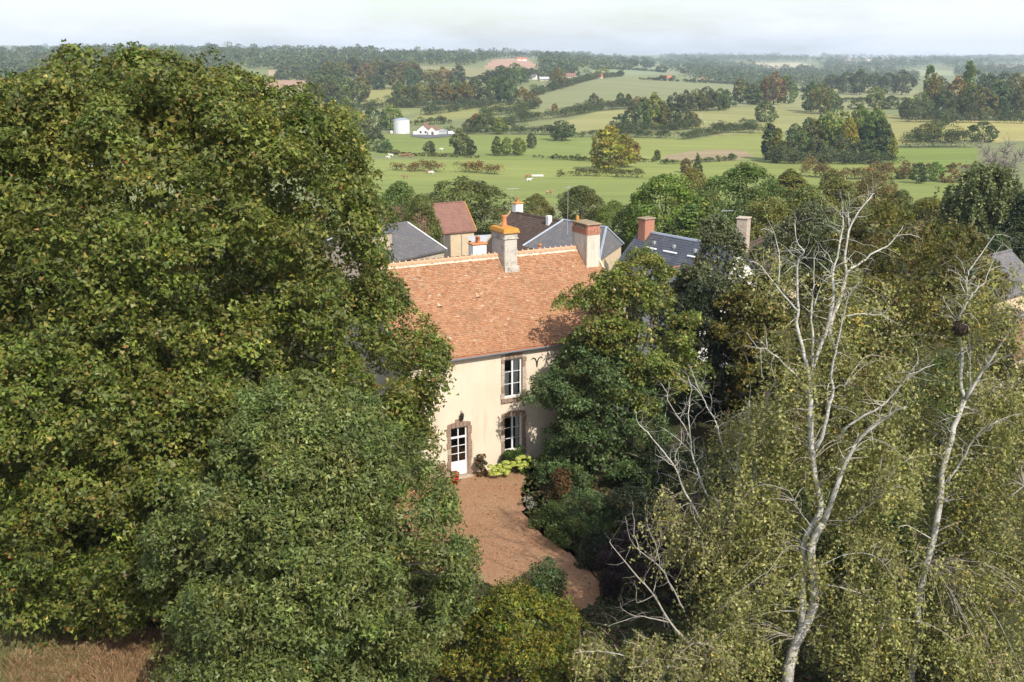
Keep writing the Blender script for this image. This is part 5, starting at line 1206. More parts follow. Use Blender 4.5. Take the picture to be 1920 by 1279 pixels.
clump([(620 + 22 * i, 146 + (i % 2) * 2, 26 + 4 * (i % 3), 32, 'round', (T_BR, T_OL, T_DK)[i % 3]) for i in range(8)], 'autumn tinted tree in the long row on the slope', 'long row on slope')
clump([(750, 200, 40, 34, 'round', T_GR), (770, 200, 36, 34, 'round', T_DK), (790, 198, 40, 36, 'round', T_OL), (812, 196, 38, 34, 'round', T_DK), (832, 196, 40, 34, 'round', T_BR), (850, 194, 42, 36, 'round', T_DK), (872, 196, 38, 34, 'round', T_OL), (890, 194, 42, 34, 'round', T_DK), (908, 196, 30, 30, 'shrub', T_DK), (925, 190, 40, 34, 'round', T_GR), (945, 192, 46, 36, 'round', T_DK), (960, 192, 36, 28, 'round', T_GR), (980, 196, 30, 30, 'shrub', T_BR), (995, 200, 26, 30, 'shrub', T_OL)], 'tree in the tangled wood along the slope above the farm', 'tangled slope wood')
clump([(780, 158, 34, 30, 'round', T_DK), (805, 156, 24, 30, 'round', T_OL), (830, 158, 30, 30, 'round', T_BR), (860, 158, 32, 30, 'round', T_DK), (915, 162, 26, 26, 'round', T_DK), (940, 160, 34, 30, 'round', T_DK), (965, 160, 38, 34, 'round', T_GR), (1045, 166, 34, 28, 'round', T_OL), (1035, 148, 12, 22, 'shrub', T_DK), (1075, 142, 14, 20, 'shrub', T_DK), (1130, 140, 12, 24, 'shrub', T_YL), (1185, 128, 16, 24, 'round', T_BL), (1215, 128, 14, 22, 'round', T_BL), (1240, 136, 14, 20, 'round', T_DK)], 'tree on the upper slope below the wooded skyline', 'upper slope trees')
clump([(650, 252, 46, 44, 'round', T_OL), (675, 254, 42, 42, 'round', T_GR), (700, 250, 46, 44, 'broad', T_DK), (732, 244, 42, 44, 'round', T_LG), (668, 266, 30, 30, 'shrub', T_LG), (705, 278, 30, 40, 'shrub', T_DK), (725, 286, 20, 26, 'shrub', T_GR), (640, 280, 36, 40, 'round', T_GR)], 'tree crowding around the pale silo', 'trees around the silo')
clump([(895, 246, 30, 34, 'round', T_BR), (912, 248, 40, 34, 'round', T_GR), (880, 248, 24, 28, 'shrub', T_DK), (936, 252, 30, 26, 'round', T_LG), (955, 246, 20, 26, 'shrub', T_DK), (1112, 206, 28, 22, 'round', T_DK), (1128, 206, 20, 14, 'round', T_OL), (1163, 200, 24, 14, 'tall', T_GR), (1178, 200, 22, 14, 'tall', T_GR), (1196, 204, 22, 20, 'round', T_BR), (1040, 212, 16, 14, 'round', T_BR)], 'hedgerow tree right of the white farmhouse', 'hedgerow trees by the farm')

# hedges
def hedge(pts, hgt, wid, tint, label, seed, gaps=.0, group=None):
    rng = np.random.default_rng(seed); Q = [hit(*p) for p in pts]
    Q = [q for q in Q if q is not None]
    if len(Q) < 2: return
    S = []; 
    for a_, b__ in zip(Q[:-1], Q[1:]):
        l_ = np.linalg.norm(b__ - a_); fs = max(1.0, Q[0][1] / 650); n = max(4, int(l_ * 1.5 / fs)); t = rng.random(n)[:, None]; S.append(a_ + (b__ - a_) * t)
    S = np.vstack(S); S[:, :2] += rng.normal(0, wid * .22, (len(S), 2)); n = len(S)
    ph = rng.uniform(0, 6); vary = 1 + .35 * np.sin(S[:, 0] / 9 + ph) * np.sin(S[:, 1] / 17 + S[:, 0] / 5) + rng.normal(0, .15, n)
    S[:, 2] = terr(S[:, 0], S[:, 1])
    tall = rng.random(n) < .04
    H = 1.2 * hgt * np.clip(vary, .6, 1.7) * np.where(tall, 1.6, 1)
    CP = S.copy(); CP[:, 2] += H * .5; CO = np.tile([0, 0, 1.0], (n, 1))
    V, C = clumps_to_leaves(CP, np.maximum(H * .55, .5), CO, max(36, 18 * hgt), .66 * fs ** .75, P_FAR, rng, .95, .5, .6, .22)
    C = C * np.array(tint)
    B = Q[0]; o = link('hedge', quads_mesh('hedge', V - B, C), LEAF_FAR, None, B); o.color = (1, 1, 1, 1)
    return lab(o, label, 'hedge', group)
HL = [([(737, 319), (770, 321), (832, 322)], 3.0, 4, T_BR, 'brownish bush row in the near pasture under the maple edge'), ([(857, 322), (900, 324), (940, 328)], 3.0, 4, T_BR, 'trimmed brownish bush row in the middle of the near pasture'),
      ([(1045, 331), (1100, 330), (1200, 333)], 2.2, 3, T_OL, 'low scrubby hedge below the golden oak'), ([(690, 283), (760, 292), (900, 296)], .9, 2, T_OL, 'thin fence line growth below the silo'), ([(1000, 296), (1110, 303), (1232, 304)], 1.3, 3, T_GR, 'thin hedge line left of the ploughed patch'),
      ([(1045, 259), (1120, 256), (1270, 260)], 3.0, 4, T_DK, 'dark hedge behind the golden oak'), ([(1281, 262), (1360, 249), (1432, 250)], 4.0, 5, T_DK, 'thick hedge left of the large copse'), ([(840, 251), (930, 252), (1000, 252), (1050, 254)], 3.2, 5, T_DK, 'dark hedge beside the white farmhouse'),
      ([(934, 237), (1000, 226), (1060, 220), (1117, 209), (1185, 203)], 4.6, 6, T_DK, 'long thick hedge climbing the slope from the farm'), ([(902, 219), (950, 214), (1003, 203)], 4.2, 5, T_DK, 'upper hedge parallel to the long thick hedge'), ([(800, 216), (840, 211), (917, 198)], 3.8, 5, T_DK, 'hedge above the silo meadow'),
      ([(627, 211), (680, 207), (737, 200)], 4.0, 5, T_DK, 'hedge below the yellow green slope field'), ([(1000, 181), (1030, 171), (1059, 164), (1090, 154), (1117, 148), (1168, 143)], 4.5, 6, T_DK, 'hedge along the big grey green field'), ([(1687, 277), (1760, 276), (1830, 277)], 5.5, 6, T_DK, 'tall hedge above the vivid green meadow'),
      ([(1240, 207), (1380, 200)], 3, 4, T_DK, 'hedge under the line of pasture trees'), ([(1200, 150), (1300, 155), (1420, 160)], 3, 5, T_DK, 'hedge along the top of the big grey green field'), ([(760, 146), (860, 150), (930, 148)], 3.0, 5, T_DK, 'hedge under the autumn tinted row'), ([(1380, 300), (1300, 306), (1240, 308)], 1.4, 3, T_GR, 'weedy edge of the ploughed patch'), ([(1660, 312), (1760, 316), (1820, 318)], 1.6, 4, T_BR, 'low rough edge below the vivid green meadow'), ([(1500, 330), (1600, 336), (1700, 336)], 4.0, 6, T_BR, 'scrubby brownish bushes at the near meadow edge')]
HL += [([(1195, 207), (1262, 210)], 3.2, 4, T_DK, 'short hedge joining the copse to the line of pasture trees'), ([(1362, 247), (1442, 240)], 3, 4, T_GR, 'hedge rising from the sheep towards the lone spreading tree'), ([(740, 238), (800, 234), (850, 232)], 2.6, 4, T_DK, 'hedge behind the silo and farmhouse'), ([(1420, 168), (1500, 172), (1560, 176)], 3.2, 5, T_DK, 'hedge behind the tall tree group'), ([(1570, 192), (1640, 190), (1705, 190)], 3, 5, T_DK, 'hedge across the pale fields on the right rise'),
       ([(1690, 228), (1780, 230), (1930, 232)], 5, 7, T_DK, 'thick dark undergrowth along the wooded belt'), ([(1440, 306), (1560, 308), (1680, 308)], 4, 6, T_DK, 'dark undergrowth skirting the large mixed copse'), ([(590, 152), (680, 154), (760, 152)], 3.4, 6, T_DK, 'undergrowth below the autumn tinted row'), ([(850, 152), (930, 152), (990, 156)], 3, 5, T_DK, 'hedge below the slope hamlet'), ([(1110, 131), (1180, 131), (1250, 136)], 3.2, 6, T_BL, 'far hedge above the orange roofed farmhouse'), ([(735, 203), (860, 200), (1000, 204)], 4, 6, T_DK, 'undergrowth along the tangled slope wood'), ([(1150, 252), (1240, 246), (1310, 242)], 4, 5, T_DK, 'undergrowth below the mixed copse')]
for k, (p, hh, ww, ti, lb) in enumerate(HL): hedge(p, hh, ww, ti, lb, 700 + k)

# woods on the skyline: masses
def wood(poly, n, hgt, tint, label, seed, dmin=900, q=30):
    n = int(n * 2.6)
    rng = np.random.default_rng(seed); xs = [p[0] for p in poly]; ys = [p[1] for p in poly]; P = []
    cand = np.stack([rng.uniform(min(xs), max(xs), n * 4), rng.uniform(min(ys), max(ys), n * 4)], 1); cand = cand[inpoly(cand[:, 0], cand[:, 1], poly)][:n]
    for x_, y_ in cand:
        b_ = hit(x_, y_, dmin)
        if b_ is not None and b_[1] < 9000: P.append(b_)
    if not P: return
    P = np.array(P); m = len(P); H = hgt * (rng.uniform(.55, 1.15, m) + .5 * (rng.random(m) < .08)) * np.clip(P[:, 1] / 2400, .75, 1.5)
    CP = P.copy(); CP[:, 2] += H * .48; CO = np.tile([0, -.3, 1.0], (m, 1))
    V, C = clumps_to_leaves(CP, H * .52, CO, q * .7, 3.7, P_FAR, rng, 1.0, .45, .7, .22, cmul=None)
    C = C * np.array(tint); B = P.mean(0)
    o = link('distant_wood', quads_mesh('distant_wood', V - B, C), LEAF_FAR, None, B); o.color = (1, 1, 1, 1)
    return lab(o, label, 'wood', kind='stuff')
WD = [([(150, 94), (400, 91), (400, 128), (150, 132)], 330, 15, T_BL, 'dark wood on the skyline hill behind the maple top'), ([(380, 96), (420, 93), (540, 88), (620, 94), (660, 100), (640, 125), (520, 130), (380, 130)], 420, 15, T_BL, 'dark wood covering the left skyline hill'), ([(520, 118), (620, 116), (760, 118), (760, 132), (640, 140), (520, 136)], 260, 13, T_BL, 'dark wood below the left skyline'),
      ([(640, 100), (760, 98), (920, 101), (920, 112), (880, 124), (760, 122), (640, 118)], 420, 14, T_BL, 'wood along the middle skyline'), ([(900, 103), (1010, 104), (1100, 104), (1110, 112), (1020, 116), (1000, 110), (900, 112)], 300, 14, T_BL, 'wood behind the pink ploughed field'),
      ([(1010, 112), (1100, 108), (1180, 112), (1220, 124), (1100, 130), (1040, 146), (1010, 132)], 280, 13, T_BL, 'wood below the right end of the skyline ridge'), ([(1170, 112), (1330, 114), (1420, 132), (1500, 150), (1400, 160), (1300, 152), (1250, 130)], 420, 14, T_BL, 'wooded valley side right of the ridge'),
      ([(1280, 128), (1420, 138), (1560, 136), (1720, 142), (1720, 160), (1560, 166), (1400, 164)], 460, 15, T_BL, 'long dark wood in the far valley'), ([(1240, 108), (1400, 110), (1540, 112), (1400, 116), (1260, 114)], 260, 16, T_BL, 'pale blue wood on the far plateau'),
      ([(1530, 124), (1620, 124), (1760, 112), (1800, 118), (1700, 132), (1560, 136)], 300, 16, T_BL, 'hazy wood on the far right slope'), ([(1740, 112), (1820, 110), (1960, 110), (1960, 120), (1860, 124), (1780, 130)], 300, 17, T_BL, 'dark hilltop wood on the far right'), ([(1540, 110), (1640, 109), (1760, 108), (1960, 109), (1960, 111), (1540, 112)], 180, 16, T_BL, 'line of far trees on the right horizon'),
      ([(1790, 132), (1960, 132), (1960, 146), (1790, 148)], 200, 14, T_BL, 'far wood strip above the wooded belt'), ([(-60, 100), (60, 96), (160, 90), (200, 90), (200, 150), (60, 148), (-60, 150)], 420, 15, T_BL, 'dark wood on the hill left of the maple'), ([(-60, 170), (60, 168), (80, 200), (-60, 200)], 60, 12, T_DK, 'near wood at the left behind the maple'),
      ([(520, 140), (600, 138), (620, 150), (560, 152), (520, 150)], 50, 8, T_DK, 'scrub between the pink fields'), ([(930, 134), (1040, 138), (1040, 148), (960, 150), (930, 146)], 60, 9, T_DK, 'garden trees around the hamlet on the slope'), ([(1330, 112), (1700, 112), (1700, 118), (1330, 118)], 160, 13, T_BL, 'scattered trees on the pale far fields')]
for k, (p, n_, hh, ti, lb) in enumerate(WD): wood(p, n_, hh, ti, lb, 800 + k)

# ------------------------------------------------------------------ trees behind the village
def mt(px_, cy, D_, rw, rh, kind, tint, label, name='village_tree', cat='tree', group=None):
    """crown centre at (px_,cy) at distance D_, half sizes in pixels of the survey"""
    c = W(px_, cy, D_); gz = float(terr(c[0], c[1])); top = W(px_, cy - rh, D_)[2]
    return place(name, label, (c[0], c[1], gz - .2), top - gz, 2 * rw * D_ * 1.02 / FPX, kind, tint, True, group, cat)
mt(868, 385, 150, 78, 54, 'broad', (1.0, 1.35, .8), 'big bright green tree behind the beige barn')
mt(752, 390, 118, 44, 48, 'round', (1.2, 1.5, .9), 'light green tree between the maple and the barn')
mt(790, 415, 108, 36, 46, 'round', (1.15, 1.25, .7), 'olive green tree against the barn left end')
mt(1005, 392, 165, 32, 28, 'shrub', (1.6, 1.25, .9), 'brownish bush behind the brown roofed house', 'village_bush', 'bush')
mt(1090, 385, 160, 44, 36, 'round', (1.0, 1.1, .8), 'round green tree behind the tall rendered chimney')
mt(1150, 412, 125, 42, 34, 'shrub', (1.2, 1.6, .7), 'bright green bush beside the hipped slate roof', 'village_bush', 'bush')
mt(1248, 392, 120, 70, 60, 'round', (1.15, 1.5, .7), 'tall bright green tree behind the red brick chimney')
mt(1310, 425, 105, 52, 50, 'tall', (1.0, 1.25, .75), 'green tree right of the red brick chimney')
mt(1300, 350, 190, 42, 34, 'broad', (1.6, 1.35, .8), 'brownish tree above the bright green village trees')
mt(1398, 355, 150, 74, 48, 'broad', (.95, 1.2, .6), 'dark dense walnut tree above the hidden cottage')
mt(1330, 460, 88, 46, 52, 'tall', (1.2, 1.3, 1.0), 'feathery grey green tree above the slate house roof')
mt(1440, 430, 104, 60, 58, 'round', (1.5, 1.45, 1.0), 'grey green tree with the pale chimney in front')
mt(1510, 410, 112, 62, 60, 'round', (1.35, 1.4, 1.0), 'olive grey tree left of the golden olive tree')
mt(1570, 375, 150, 60, 42, 'broad', (1.4, 1.35, .9), 'olive scrub tree at the pasture edge')
mt(1640, 360, 175, 44, 36, 'round', (1.5, 1.3, .95), 'brownish scrub tree at the pasture edge')
mt(1740, 415, 128, 54, 44, 'round', (1.6, 1.5, .7), 'golden green tree before the weeping tree')
mt(1690, 385, 150, 30, 28, 'shrub', (1.4, 1.2, 1.0), 'brown hedge bush beyond the golden olive tree', 'village_bush', 'bush')
mt(1480, 350, 210, 34, 30, 'tall', (1.4, 1.3, .85), 'slim olive tree at the meadow edge')
mt(1560, 345, 220, 24, 26, 'tall', (1.3, 1.25, .9), 'slim grey green tree at the meadow edge')
mt(1850, 380, 118, 84, 78, 'weep', (1.6, 1.65, 1.5), 'large weeping willow with hanging grey green curtains', 'weeping_willow')
mt(1915, 425, 104, 44, 62, 'cone', (.42, .55, .5), 'black green conifer right of the weeping willow', 'conifer_tree')
mt(1770, 470, 92, 48, 44, 'round', (1.35, 1.4, .6), 'lime green tree in front of the weeping willow')
mt(1870, 470, 96, 40, 34, 'shrub', (.6, .75, .55), 'dark hedge below the weeping willow', 'village_hedge', 'hedge')
mt(1120, 452, 100, 26, 16, 'shrub', (.9, 1.2, .7), 'small green bush at the slate hip', 'village_bush', 'bush')
# bare grey tree above the willow
q = W(1872, 330, 132); gz = float(terr(q[0], q[1])); dt = empty('dead_tree', (q[0], q[1], gz), 0, 'pale grey leafless tree above the weeping willow', 'tree')
rg = np.random.default_rng(55); top = W(1872, 248, 132)[2] - gz
MB().tube([(0, 0, -.3), (.1, 0, top * .4), (0, .1, top * .62)], [.3, .22, .16], 7).build('trunk', BIRCH_DEAD, dt, True)
for k in range(12):
    a_ = rg.uniform(0, 6.28); z0 = top * rg.uniform(.4, .62); l_ = rg.uniform(3.5, 6.5); mb = MB(); p = np.array([0, 0, z0]); d = np.array([math.cos(a_) * .8, math.sin(a_) * .8, rg.uniform(.5, .9)]); pts = [p]
    for s_ in range(6): d = unit(d + rg.normal(0, .18, 3)); pts.append(pts[-1] + d * l_ / 6); 
    mb.tube(pts, list(np.linspace(.10, .02, 7)), 5)
    for s_ in range(60):
        i = rg.integers(2, 7); p = pts[i]; dd = unit(d + rg.normal(0, .7, 3)); q_ = [p]
        for _ in range(3): dd = unit(dd + rg.normal(0, .3, 3)); q_.append(q_[-1] + dd * rg.uniform(.3, .7))
        mb.tube(q_, [.045, .036, .028, .02], 3, False)
    mb.build('branch', BIRCH_DEAD, dt, True)

# ------------------------------------------------------------------ the farm: silo, white house, shed, van, pole
b_ = hit(753, 250); kf = b_[1] * 1.02 / FPX
si = empty('silo', b_, 0, 'pale grey cylindrical steel silo by the white farmhouse', 'silo'); R_ = 14.5 * kf; Hs = 24 * kf
pr = [];  nb = 18
for i in range(nb): z = Hs * i / nb; pr += [(R_, z), (R_ + .06, z + Hs / nb * .5)]
MB().lathe([(R_, -.5)] + pr + [(R_, Hs)], 40).build('shell', SILO, si, True)
MB().lathe([(R_ + .15, Hs), (R_ * .5, Hs + .9), (0, Hs + 1.2)], 40).build('roof', ZINC, si, False)
for k in range(20): a_ = 2 * math.pi * k / 20; MB().tube([(math.cos(a_) * (R_ + .1), math.sin(a_) * (R_ + .1), 0), (math.cos(a_) * (R_ + .1), math.sin(a_) * (R_ + .1), Hs)], [.07, .07], 4).build('stiffener', SILO, si)
MB().box(-R_ - 1.8, -R_ + .3, -1, 1, 0, 1.6).build('feed_box', WALL_WHITE, si)
b_ = hit(800, 254); kf = b_[1] * 1.02 / FPX
def windows(par, lst, y, m=GLASSDARK):
    for (x0, x1, z0, z1) in lst: MB().box(x0, x1, y - .06, y + .02, z0, z1).build('window', m, par)
fh, fr_ = gable_house('farmhouse', 'white farmhouse with gables and red brown roof beside the silo', (b_[0] - 2.4, b_[1] + 4), rad(75), 8, 7.5, b_[2] + 3.0, b_[2] + 6.0, b_[2], WALL_WHITE, RED_ROOF, 'house', .3)
wing = MB(); wing.box(-1.2, 6, -8.5, -3.7, -1, 3.0); wing.build('wing_wall', WALL_WHITE, fh)
MB().add([(-1.5, -8.8, 2.9), (6.3, -8.8, 2.9), (6.3, -3.7, 3.0), (-1.5, -3.7, 3.0), (-1.5, -6.1, 5.0), (6.3, -6.1, 5.0)], [(0, 1, 5, 4), (3, 4, 5, 2)]).build('wing_roof', RED_ROOF, fh)
MB().add([(-1.2, -8.5, 2.9), (-1.2, -3.7, 2.9), (-1.2, -6.1, 4.9)], [(0, 2, 1)]).build('wing_gable', WALL_WHITE, fh)
MB().box(-.05, .02, -2.2, -1.0, 1.0, 2.2).build('window', GLASSDARK, fh); MB().box(-.05, .02, 1.0, 2.2, 1.0, 2.2).build('window', GLASSDARK, fh); MB().box(-1.26, -1.18, -7, -5.6, 0, 2.1).build('door', WOOD_DARK, fh)
MB().box(-1.0, 1.6, 3.8, 6.0, -1, 2.0).build('porch', WALL_WHITE, fh)
chimney(fh, 6.5, 0, 5.4, 6.9, .7, .7, BRICK, SLAB, 0)
b_ = hit(828, 252); shd = empty('farm_shed', b_, rad(10), 'low grey sheet metal shed right of the white farmhouse', 'shed'); MB().box(-3, 3, -2, 2, -.5, 2.3).build('wall', SHEET, shd); MB().add([(-3.3, -2.3, 2.2), (3.3, -2.3, 2.2), (3.3, 2.3, 2.8), (-3.3, 2.3, 2.8)], [(0, 1, 2, 3)]).build('roof', METAL, shd)
b_ = hit(846, 252); van = empty('parked_van', b_, rad(8), 'small white van parked right of the farm shed', 'van')
link('body', bevel(MB().add([(-1.9, -.85, .3), (1.9, -.85, .3), (1.9, .85, .3), (-1.9, .85, .3), (-1.85, -.8, 1.9), (.7, -.8, 1.9), (.7, .8, 1.9), (-1.85, .8, 1.9), (1.4, -.82, 1.05), (1.9, -.82, .95), (1.9, .82, .95), (1.4, .82, 1.05)], [(0, 3, 2, 1), (4, 5, 6, 7), (0, 1, 9, 8, 5, 4), (3, 7, 6, 11, 10, 2), (0, 4, 7, 3), (5, 8, 11, 6), (8, 9, 10, 11), (1, 2, 10, 9)]).mesh('body'), .05), WHITE, van)
MB().add([(.74, -.7, 1.83), (1.37, -.72, 1.1), (1.37, .72, 1.1), (.74, .7, 1.83)], [(0, 1, 2, 3)]).build('windscreen', GLASSDARK, van, loc=(.02, 0, .02))
for sx in (-1.2, 1.2):
    for sy in (-.86, .86): MB().tube([(sx, sy - .1, .32), (sx, sy + .1, .32)], [.32, .32], 14).build('wheel', IRON, van, True)
b_ = hit(872, 245); pole = empty('utility_pole', b_, 0, 'pale utility pole behind the white farmhouse', 'pole'); MB().tube([(0, 0, -.4), (0, 0, 5.8)], [.17, .12], 8).build('post', STONE_PALE, pole, True); MB().box(-.6, .6, -.06, .06, 5.3, 5.45).build('crossarm', WOOD_DARK, pole)
b_ = hit(1315, 228); pole = empty('utility_pole', b_, 0, 'pale utility pole near the grazing sheep', 'pole'); MB().tube([(0, 0, -.4), (0, 0, 6)], [.17, .12], 8).build('post', STONE_PALE, pole, True); MB().box(-.6, .6, -.06, .06, 5.5, 5.65).build('crossarm', WOOD_DARK, pole)
yd = [hit(*p) for p in ((770, 256), (800, 260), (870, 254), (880, 250), (840, 250), (770, 252))]
bm = bmesh.new(); f_ = bm.faces.new([bm.verts.new((p[0], p[1], p[2] + .25)) for p in yd]); me = bpy.data.meshes.new('farm_yard'); bm.to_mesh(me); bm.free(); lab(link('farm_yard', me, ASPHALT), 'grey hard standing around the white farmhouse', 'yard', kind='structure')
# far houses
def far_house(px_, py_, l_, d_, e_, r_, wm, rm_, ang, label):
    b_ = hit(px_, py_, 600)
    if b_ is None: return
    h, rr_ = gable_house('far_house', label, (b_[0] - l_ / 2 * math.cos(ang), b_[1] - l_ / 2 * math.sin(ang)), ang, l_, d_, b_[2] + e_, b_[2] + r_, b_[2], wm, rm_, 'house', .3)
    link('chimney', bevel(MB().box(l_ - 1.2, l_ - .3, -.5, .5, r_ - .8, r_ + 1.2).mesh('chimney'), .03), BRICK, h)
    windows(h, [(1 + 2.6 * k, 2.0 + 2.6 * k, .9, 2.2) for k in range(max(1, int(l_ / 3)))], -d_ / 2); MB().box(l_ / 2 - .5, l_ / 2 + .5, -d_ / 2 - .07, -d_ / 2 + .02, 0, 2.1).build('door', WOOD_DARK, h)
for a in [(1118, 147, 16, 9, 2.6, 7.0, WALL_BEIGE, ORANGE_ROOF, rad(10), 'orange roofed farmhouse at the corner of the big grey green field'), (998, 149, 11, 8, 3, 6.5, WALL_WHITE, SLATE_OLD, rad(-20), 'white house with grey roof in the slope hamlet'), (1020, 152, 12, 7, 2.6, 5, WALL_STONE, SHEET, rad(15), 'grey roofed barn in the slope hamlet'), (1070, 146, 13, 8, 2.6, 6, WALL_STONE, RED_ROOF, rad(10), 'brown roofed barn left of the orange roofed farmhouse'),
          (978, 114, 20, 9, 3.4, 7, WALL_WHITE, ORANGE_ROOF, rad(5), 'long white house above the pink ploughed field'), (652, 103, 24, 10, 4, 8, WALL_WHITE, RED_ROOF, rad(-15), 'white house on the wooded left skyline'), (1250, 151, 13, 8, 3, 6.8, WALL_BEIGE, ORANGE_ROOF, rad(-10), 'beige house with orange roof above the big field'), (1300, 152, 11, 8, 3, 6.6, WALL_WHITE, BROWN_ROOF, rad(70), 'white gabled house above the big field'), (1316, 153, 9, 7, 3, 6, WALL_WHITE, ORANGE_ROOF, rad(60), 'smaller white gabled house beside its twin above the big field'),
          (1088, 118, 12, 8, 4, 7.5, WALL_WHITE, RED_ROOF, rad(20), 'white house among skyline trees'), (1660, 112, 40, 18, 9, 14, WALL_WHITE, SHEET, 0, 'far pale farm building on the right plateau'), (1630, 113, 26, 14, 7, 11, WALL_WHITE, RED_ROOF, rad(10), 'far white house on the right plateau'), (1822, 113, 90, 30, 12, 15, WALL_WHITE, SHEET, 0, 'long white far warehouse on the right horizon'), (1590, 114, 26, 14, 7, 11, WALL_WHITE, ORANGE_ROOF, 0, 'far white house with orange roof on the plateau')]:
    far_house(*a)

# ------------------------------------------------------------------ grazing animals
def beast_mesh(kind):
    """one continuous body grown along a skeleton of joints"""
    me = bpy.data.meshes.new(kind); s = 1.0 if kind != 'sheep' else .55
    J = {'rump': (-.85, 0, 1.15), 'belly': (-.1, 0, 1.05), 'chest': (.65, 0, 1.1), 'neck': (1.0, 0, 1.2), 'poll': (1.3, 0, .75 if kind == 'grazing' else 1.35), 'muzzle': (1.5, 0, .35 if kind == 'grazing' else 1.2),
         'hl': (-.8, .22, .85), 'hl2': (-.92, .22, .45), 'hl3': (-.85, .22, .0), 'hr': (-.8, -.22, .85), 'hr2': (-.88, -.22, .45), 'hr3': (-.8, -.22, .0),
         'fl': (.6, .2, .8), 'fl2': (.62, .2, .42), 'fl3': (.6, .2, 0), 'fr': (.6, -.2, .8), 'fr2': (.68, -.2, .42), 'fr3': (.68, -.2, 0), 'tail': (-1.05, 0, 1.2), 'tail2': (-1.12, 0, .55)}
    R_ = {'rump': .36, 'belly': .42, 'chest': .38, 'neck': .24, 'poll': .17, 'muzzle': .10, 'tail': .06, 'tail2': .04}
    E_ = [('rump', 'belly'), ('belly', 'chest'), ('chest', 'neck'), ('neck', 'poll'), ('poll', 'muzzle'), ('rump', 'hl'), ('hl', 'hl2'), ('hl2', 'hl3'), ('rump', 'hr'), ('hr', 'hr2'), ('hr2', 'hr3'), ('chest', 'fl'), ('fl', 'fl2'), ('fl2', 'fl3'), ('chest', 'fr'), ('fr', 'fr2'), ('fr2', 'fr3'), ('rump', 'tail'), ('tail', 'tail2')]
    ks = list(J); me.from_pydata([tuple(c * s for c in J[k]) for k in ks], [(ks.index(a), ks.index(b)) for a, b in E_], [])
    o = bpy.data.objects.new('tmp', me); COL.objects.link(o); sk = o.modifiers.new('s', 'SKIN')
    for i, k in enumerate(ks):
        r_ = R_.get(k, .17 if k in ('hl', 'hr', 'fl', 'fr') else .085 if k.endswith('2') else .075) * s; me.skin_vertices[0].data[i].radius = (r_, r_)
    me.skin_vertices[0].data[0].use_root = True
    sb = o.modifiers.new('b', 'SUBSURF'); sb.levels = 1; sb.render_levels = 1
    dg = bpy.context.evaluated_depsgraph_get(); dg.update(); out = bpy.data.meshes.new_from_object(o.evaluated_get(dg)); out.name = kind; out.shade_smooth()
    bpy.data.objects.remove(o); return out
BM = {k: beast_mesh(k) for k in ('standing', 'grazing', 'sheep')}
HIDE = {'white': mat('white_hide', (.72, .70, .64), .9), 'brown': mat('brown_hide', (.25, .10, .045), .9, (2.2, (.70, .66, .6), .56, .60)), 'fleece': mat('fleece', (.70, .66, .58), .95)}
def beast(px_, py_, kind, hide, name, label, group, rz):
    b_ = hit(px_, py_); o = bpy.data.objects.new(name, BM[kind]); COL.objects.link(o)
    if not BM[kind].materials: BM[kind].materials.append(HIDE['white'])
    o.material_slots[0].link = 'OBJECT'; o.material_slots[0].material = HIDE[hide]; o.location = (b_[0], b_[1], b_[2] - .02); o.rotation_euler = (0, 0, rz); lab(o, label, 'cow' if name == 'cow' else 'sheep', group)
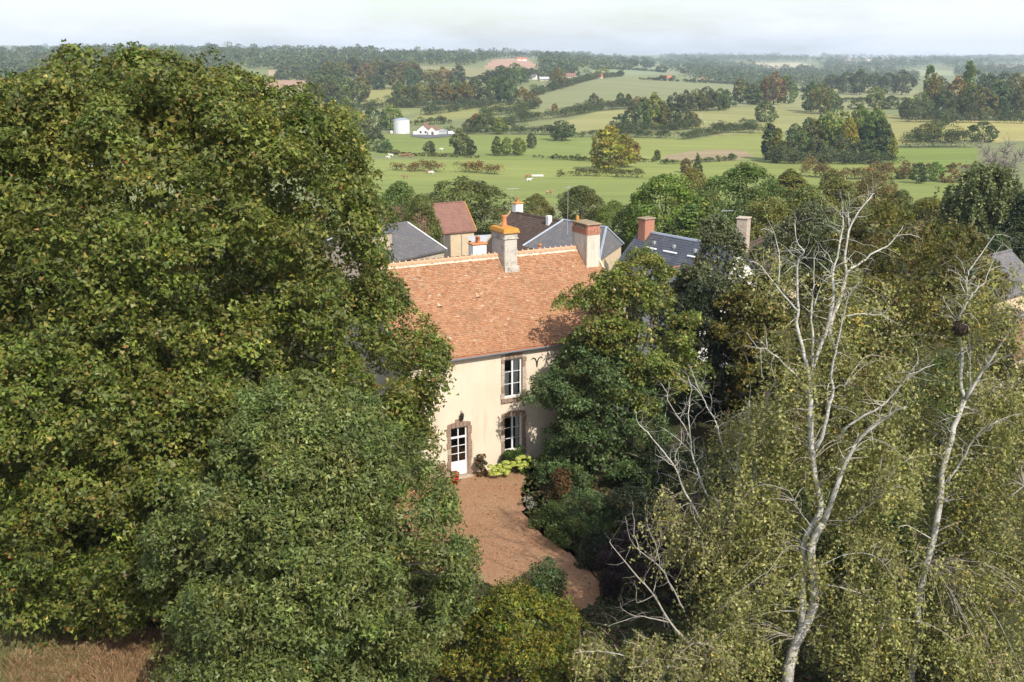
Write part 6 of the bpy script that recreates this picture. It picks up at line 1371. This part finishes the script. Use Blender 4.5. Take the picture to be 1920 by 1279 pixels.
for k, (x_, y_, kd, hd) in enumerate([(733, 294, 'standing', 'white'), (727, 298, 'grazing', 'white'), (752, 294, 'standing', 'brown'), (758, 294, 'grazing', 'brown'), (765, 293, 'standing', 'brown'), (771, 296, 'grazing', 'brown'), (803, 326, 'standing', 'brown'), (808, 327, 'grazing', 'white'), (827, 283, 'standing', 'white'), (990, 334, 'grazing', 'brown'), (992, 341, 'standing', 'white'), (1030, 365, 'standing', 'brown'), (760, 335, 'standing', 'brown')]):
    wh = hd == 'white'
    beast(x_, y_, kd, hd, 'cow', 'white cow in the near pasture' if wh else 'brown and white cow in the near pasture', 'white cows in the pasture' if wh else 'brown cows in the pasture', rtr.uniform(-.6, .6) + (math.pi if k % 3 == 0 else 0))
for k in range(9):
    beast(1322 + (k % 5) * 8 + (k * 7) % 5, 230 + (k // 5) * 8 + (k % 3), 'sheep', 'fleece', 'sheep', 'pale sheep grazing below the line of pasture trees', 'sheep on the straw coloured pasture', rtr.uniform(0, 6.28))
b_ = hit(1008, 332); tr_ = empty('feed_trough', b_, rad(4), 'long white feed trough in the near pasture', 'trough')
MB().add([(-2.2, -.45, .25), (2.2, -.45, .25), (2.2, .45, .25), (-2.2, .45, .25), (-2.4, -.6, .85), (2.4, -.6, .85), (2.4, .6, .85), (-2.4, .6, .85), (-2.3, -.5, .8), (2.3, -.5, .8), (2.3, .5, .8), (-2.3, .5, .8), (-2.1, -.35, .35), (2.1, -.35, .35), (2.1, .35, .35), (-2.1, .35, .35)], [(0, 1, 5, 4), (1, 2, 6, 5), (2, 3, 7, 6), (3, 0, 4, 7), (4, 5, 9, 8), (5, 6, 10, 9), (6, 7, 11, 10), (7, 4, 8, 11), (8, 9, 13, 12), (9, 10, 14, 13), (10, 11, 15, 14), (11, 8, 12, 15), (12, 13, 14, 15), (0, 3, 2, 1)]).build('basin', WHITE, tr_)
for sx in (-1.8, 1.8): MB().box(sx - .1, sx + .1, -.4, .4, -.1, .26).build('leg', METAL, tr_)

# ------------------------------------------------------------------ air
hz = bpy.data.materials.new('haze'); hz.use_nodes = True; nt = hz.node_tree; nt.nodes.clear()
ho = nt.nodes.new('ShaderNodeOutputMaterial'); hv = nt.nodes.new('ShaderNodeVolumePrincipled'); hv.inputs['Color'].default_value = (.66, .77, 1.0, 1); hv.inputs['Density'].default_value = 0.98e-4; hv.inputs['Anisotropy'].default_value = 0.0
nt.links.new(hv.outputs[0], ho.inputs['Volume'])
hb = MB().box(-7800, 7800, -60, 9560, -185, 125).build('haze', hz); lab(hb, 'thin blue summer haze over the valley', 'haze', kind='stuff')
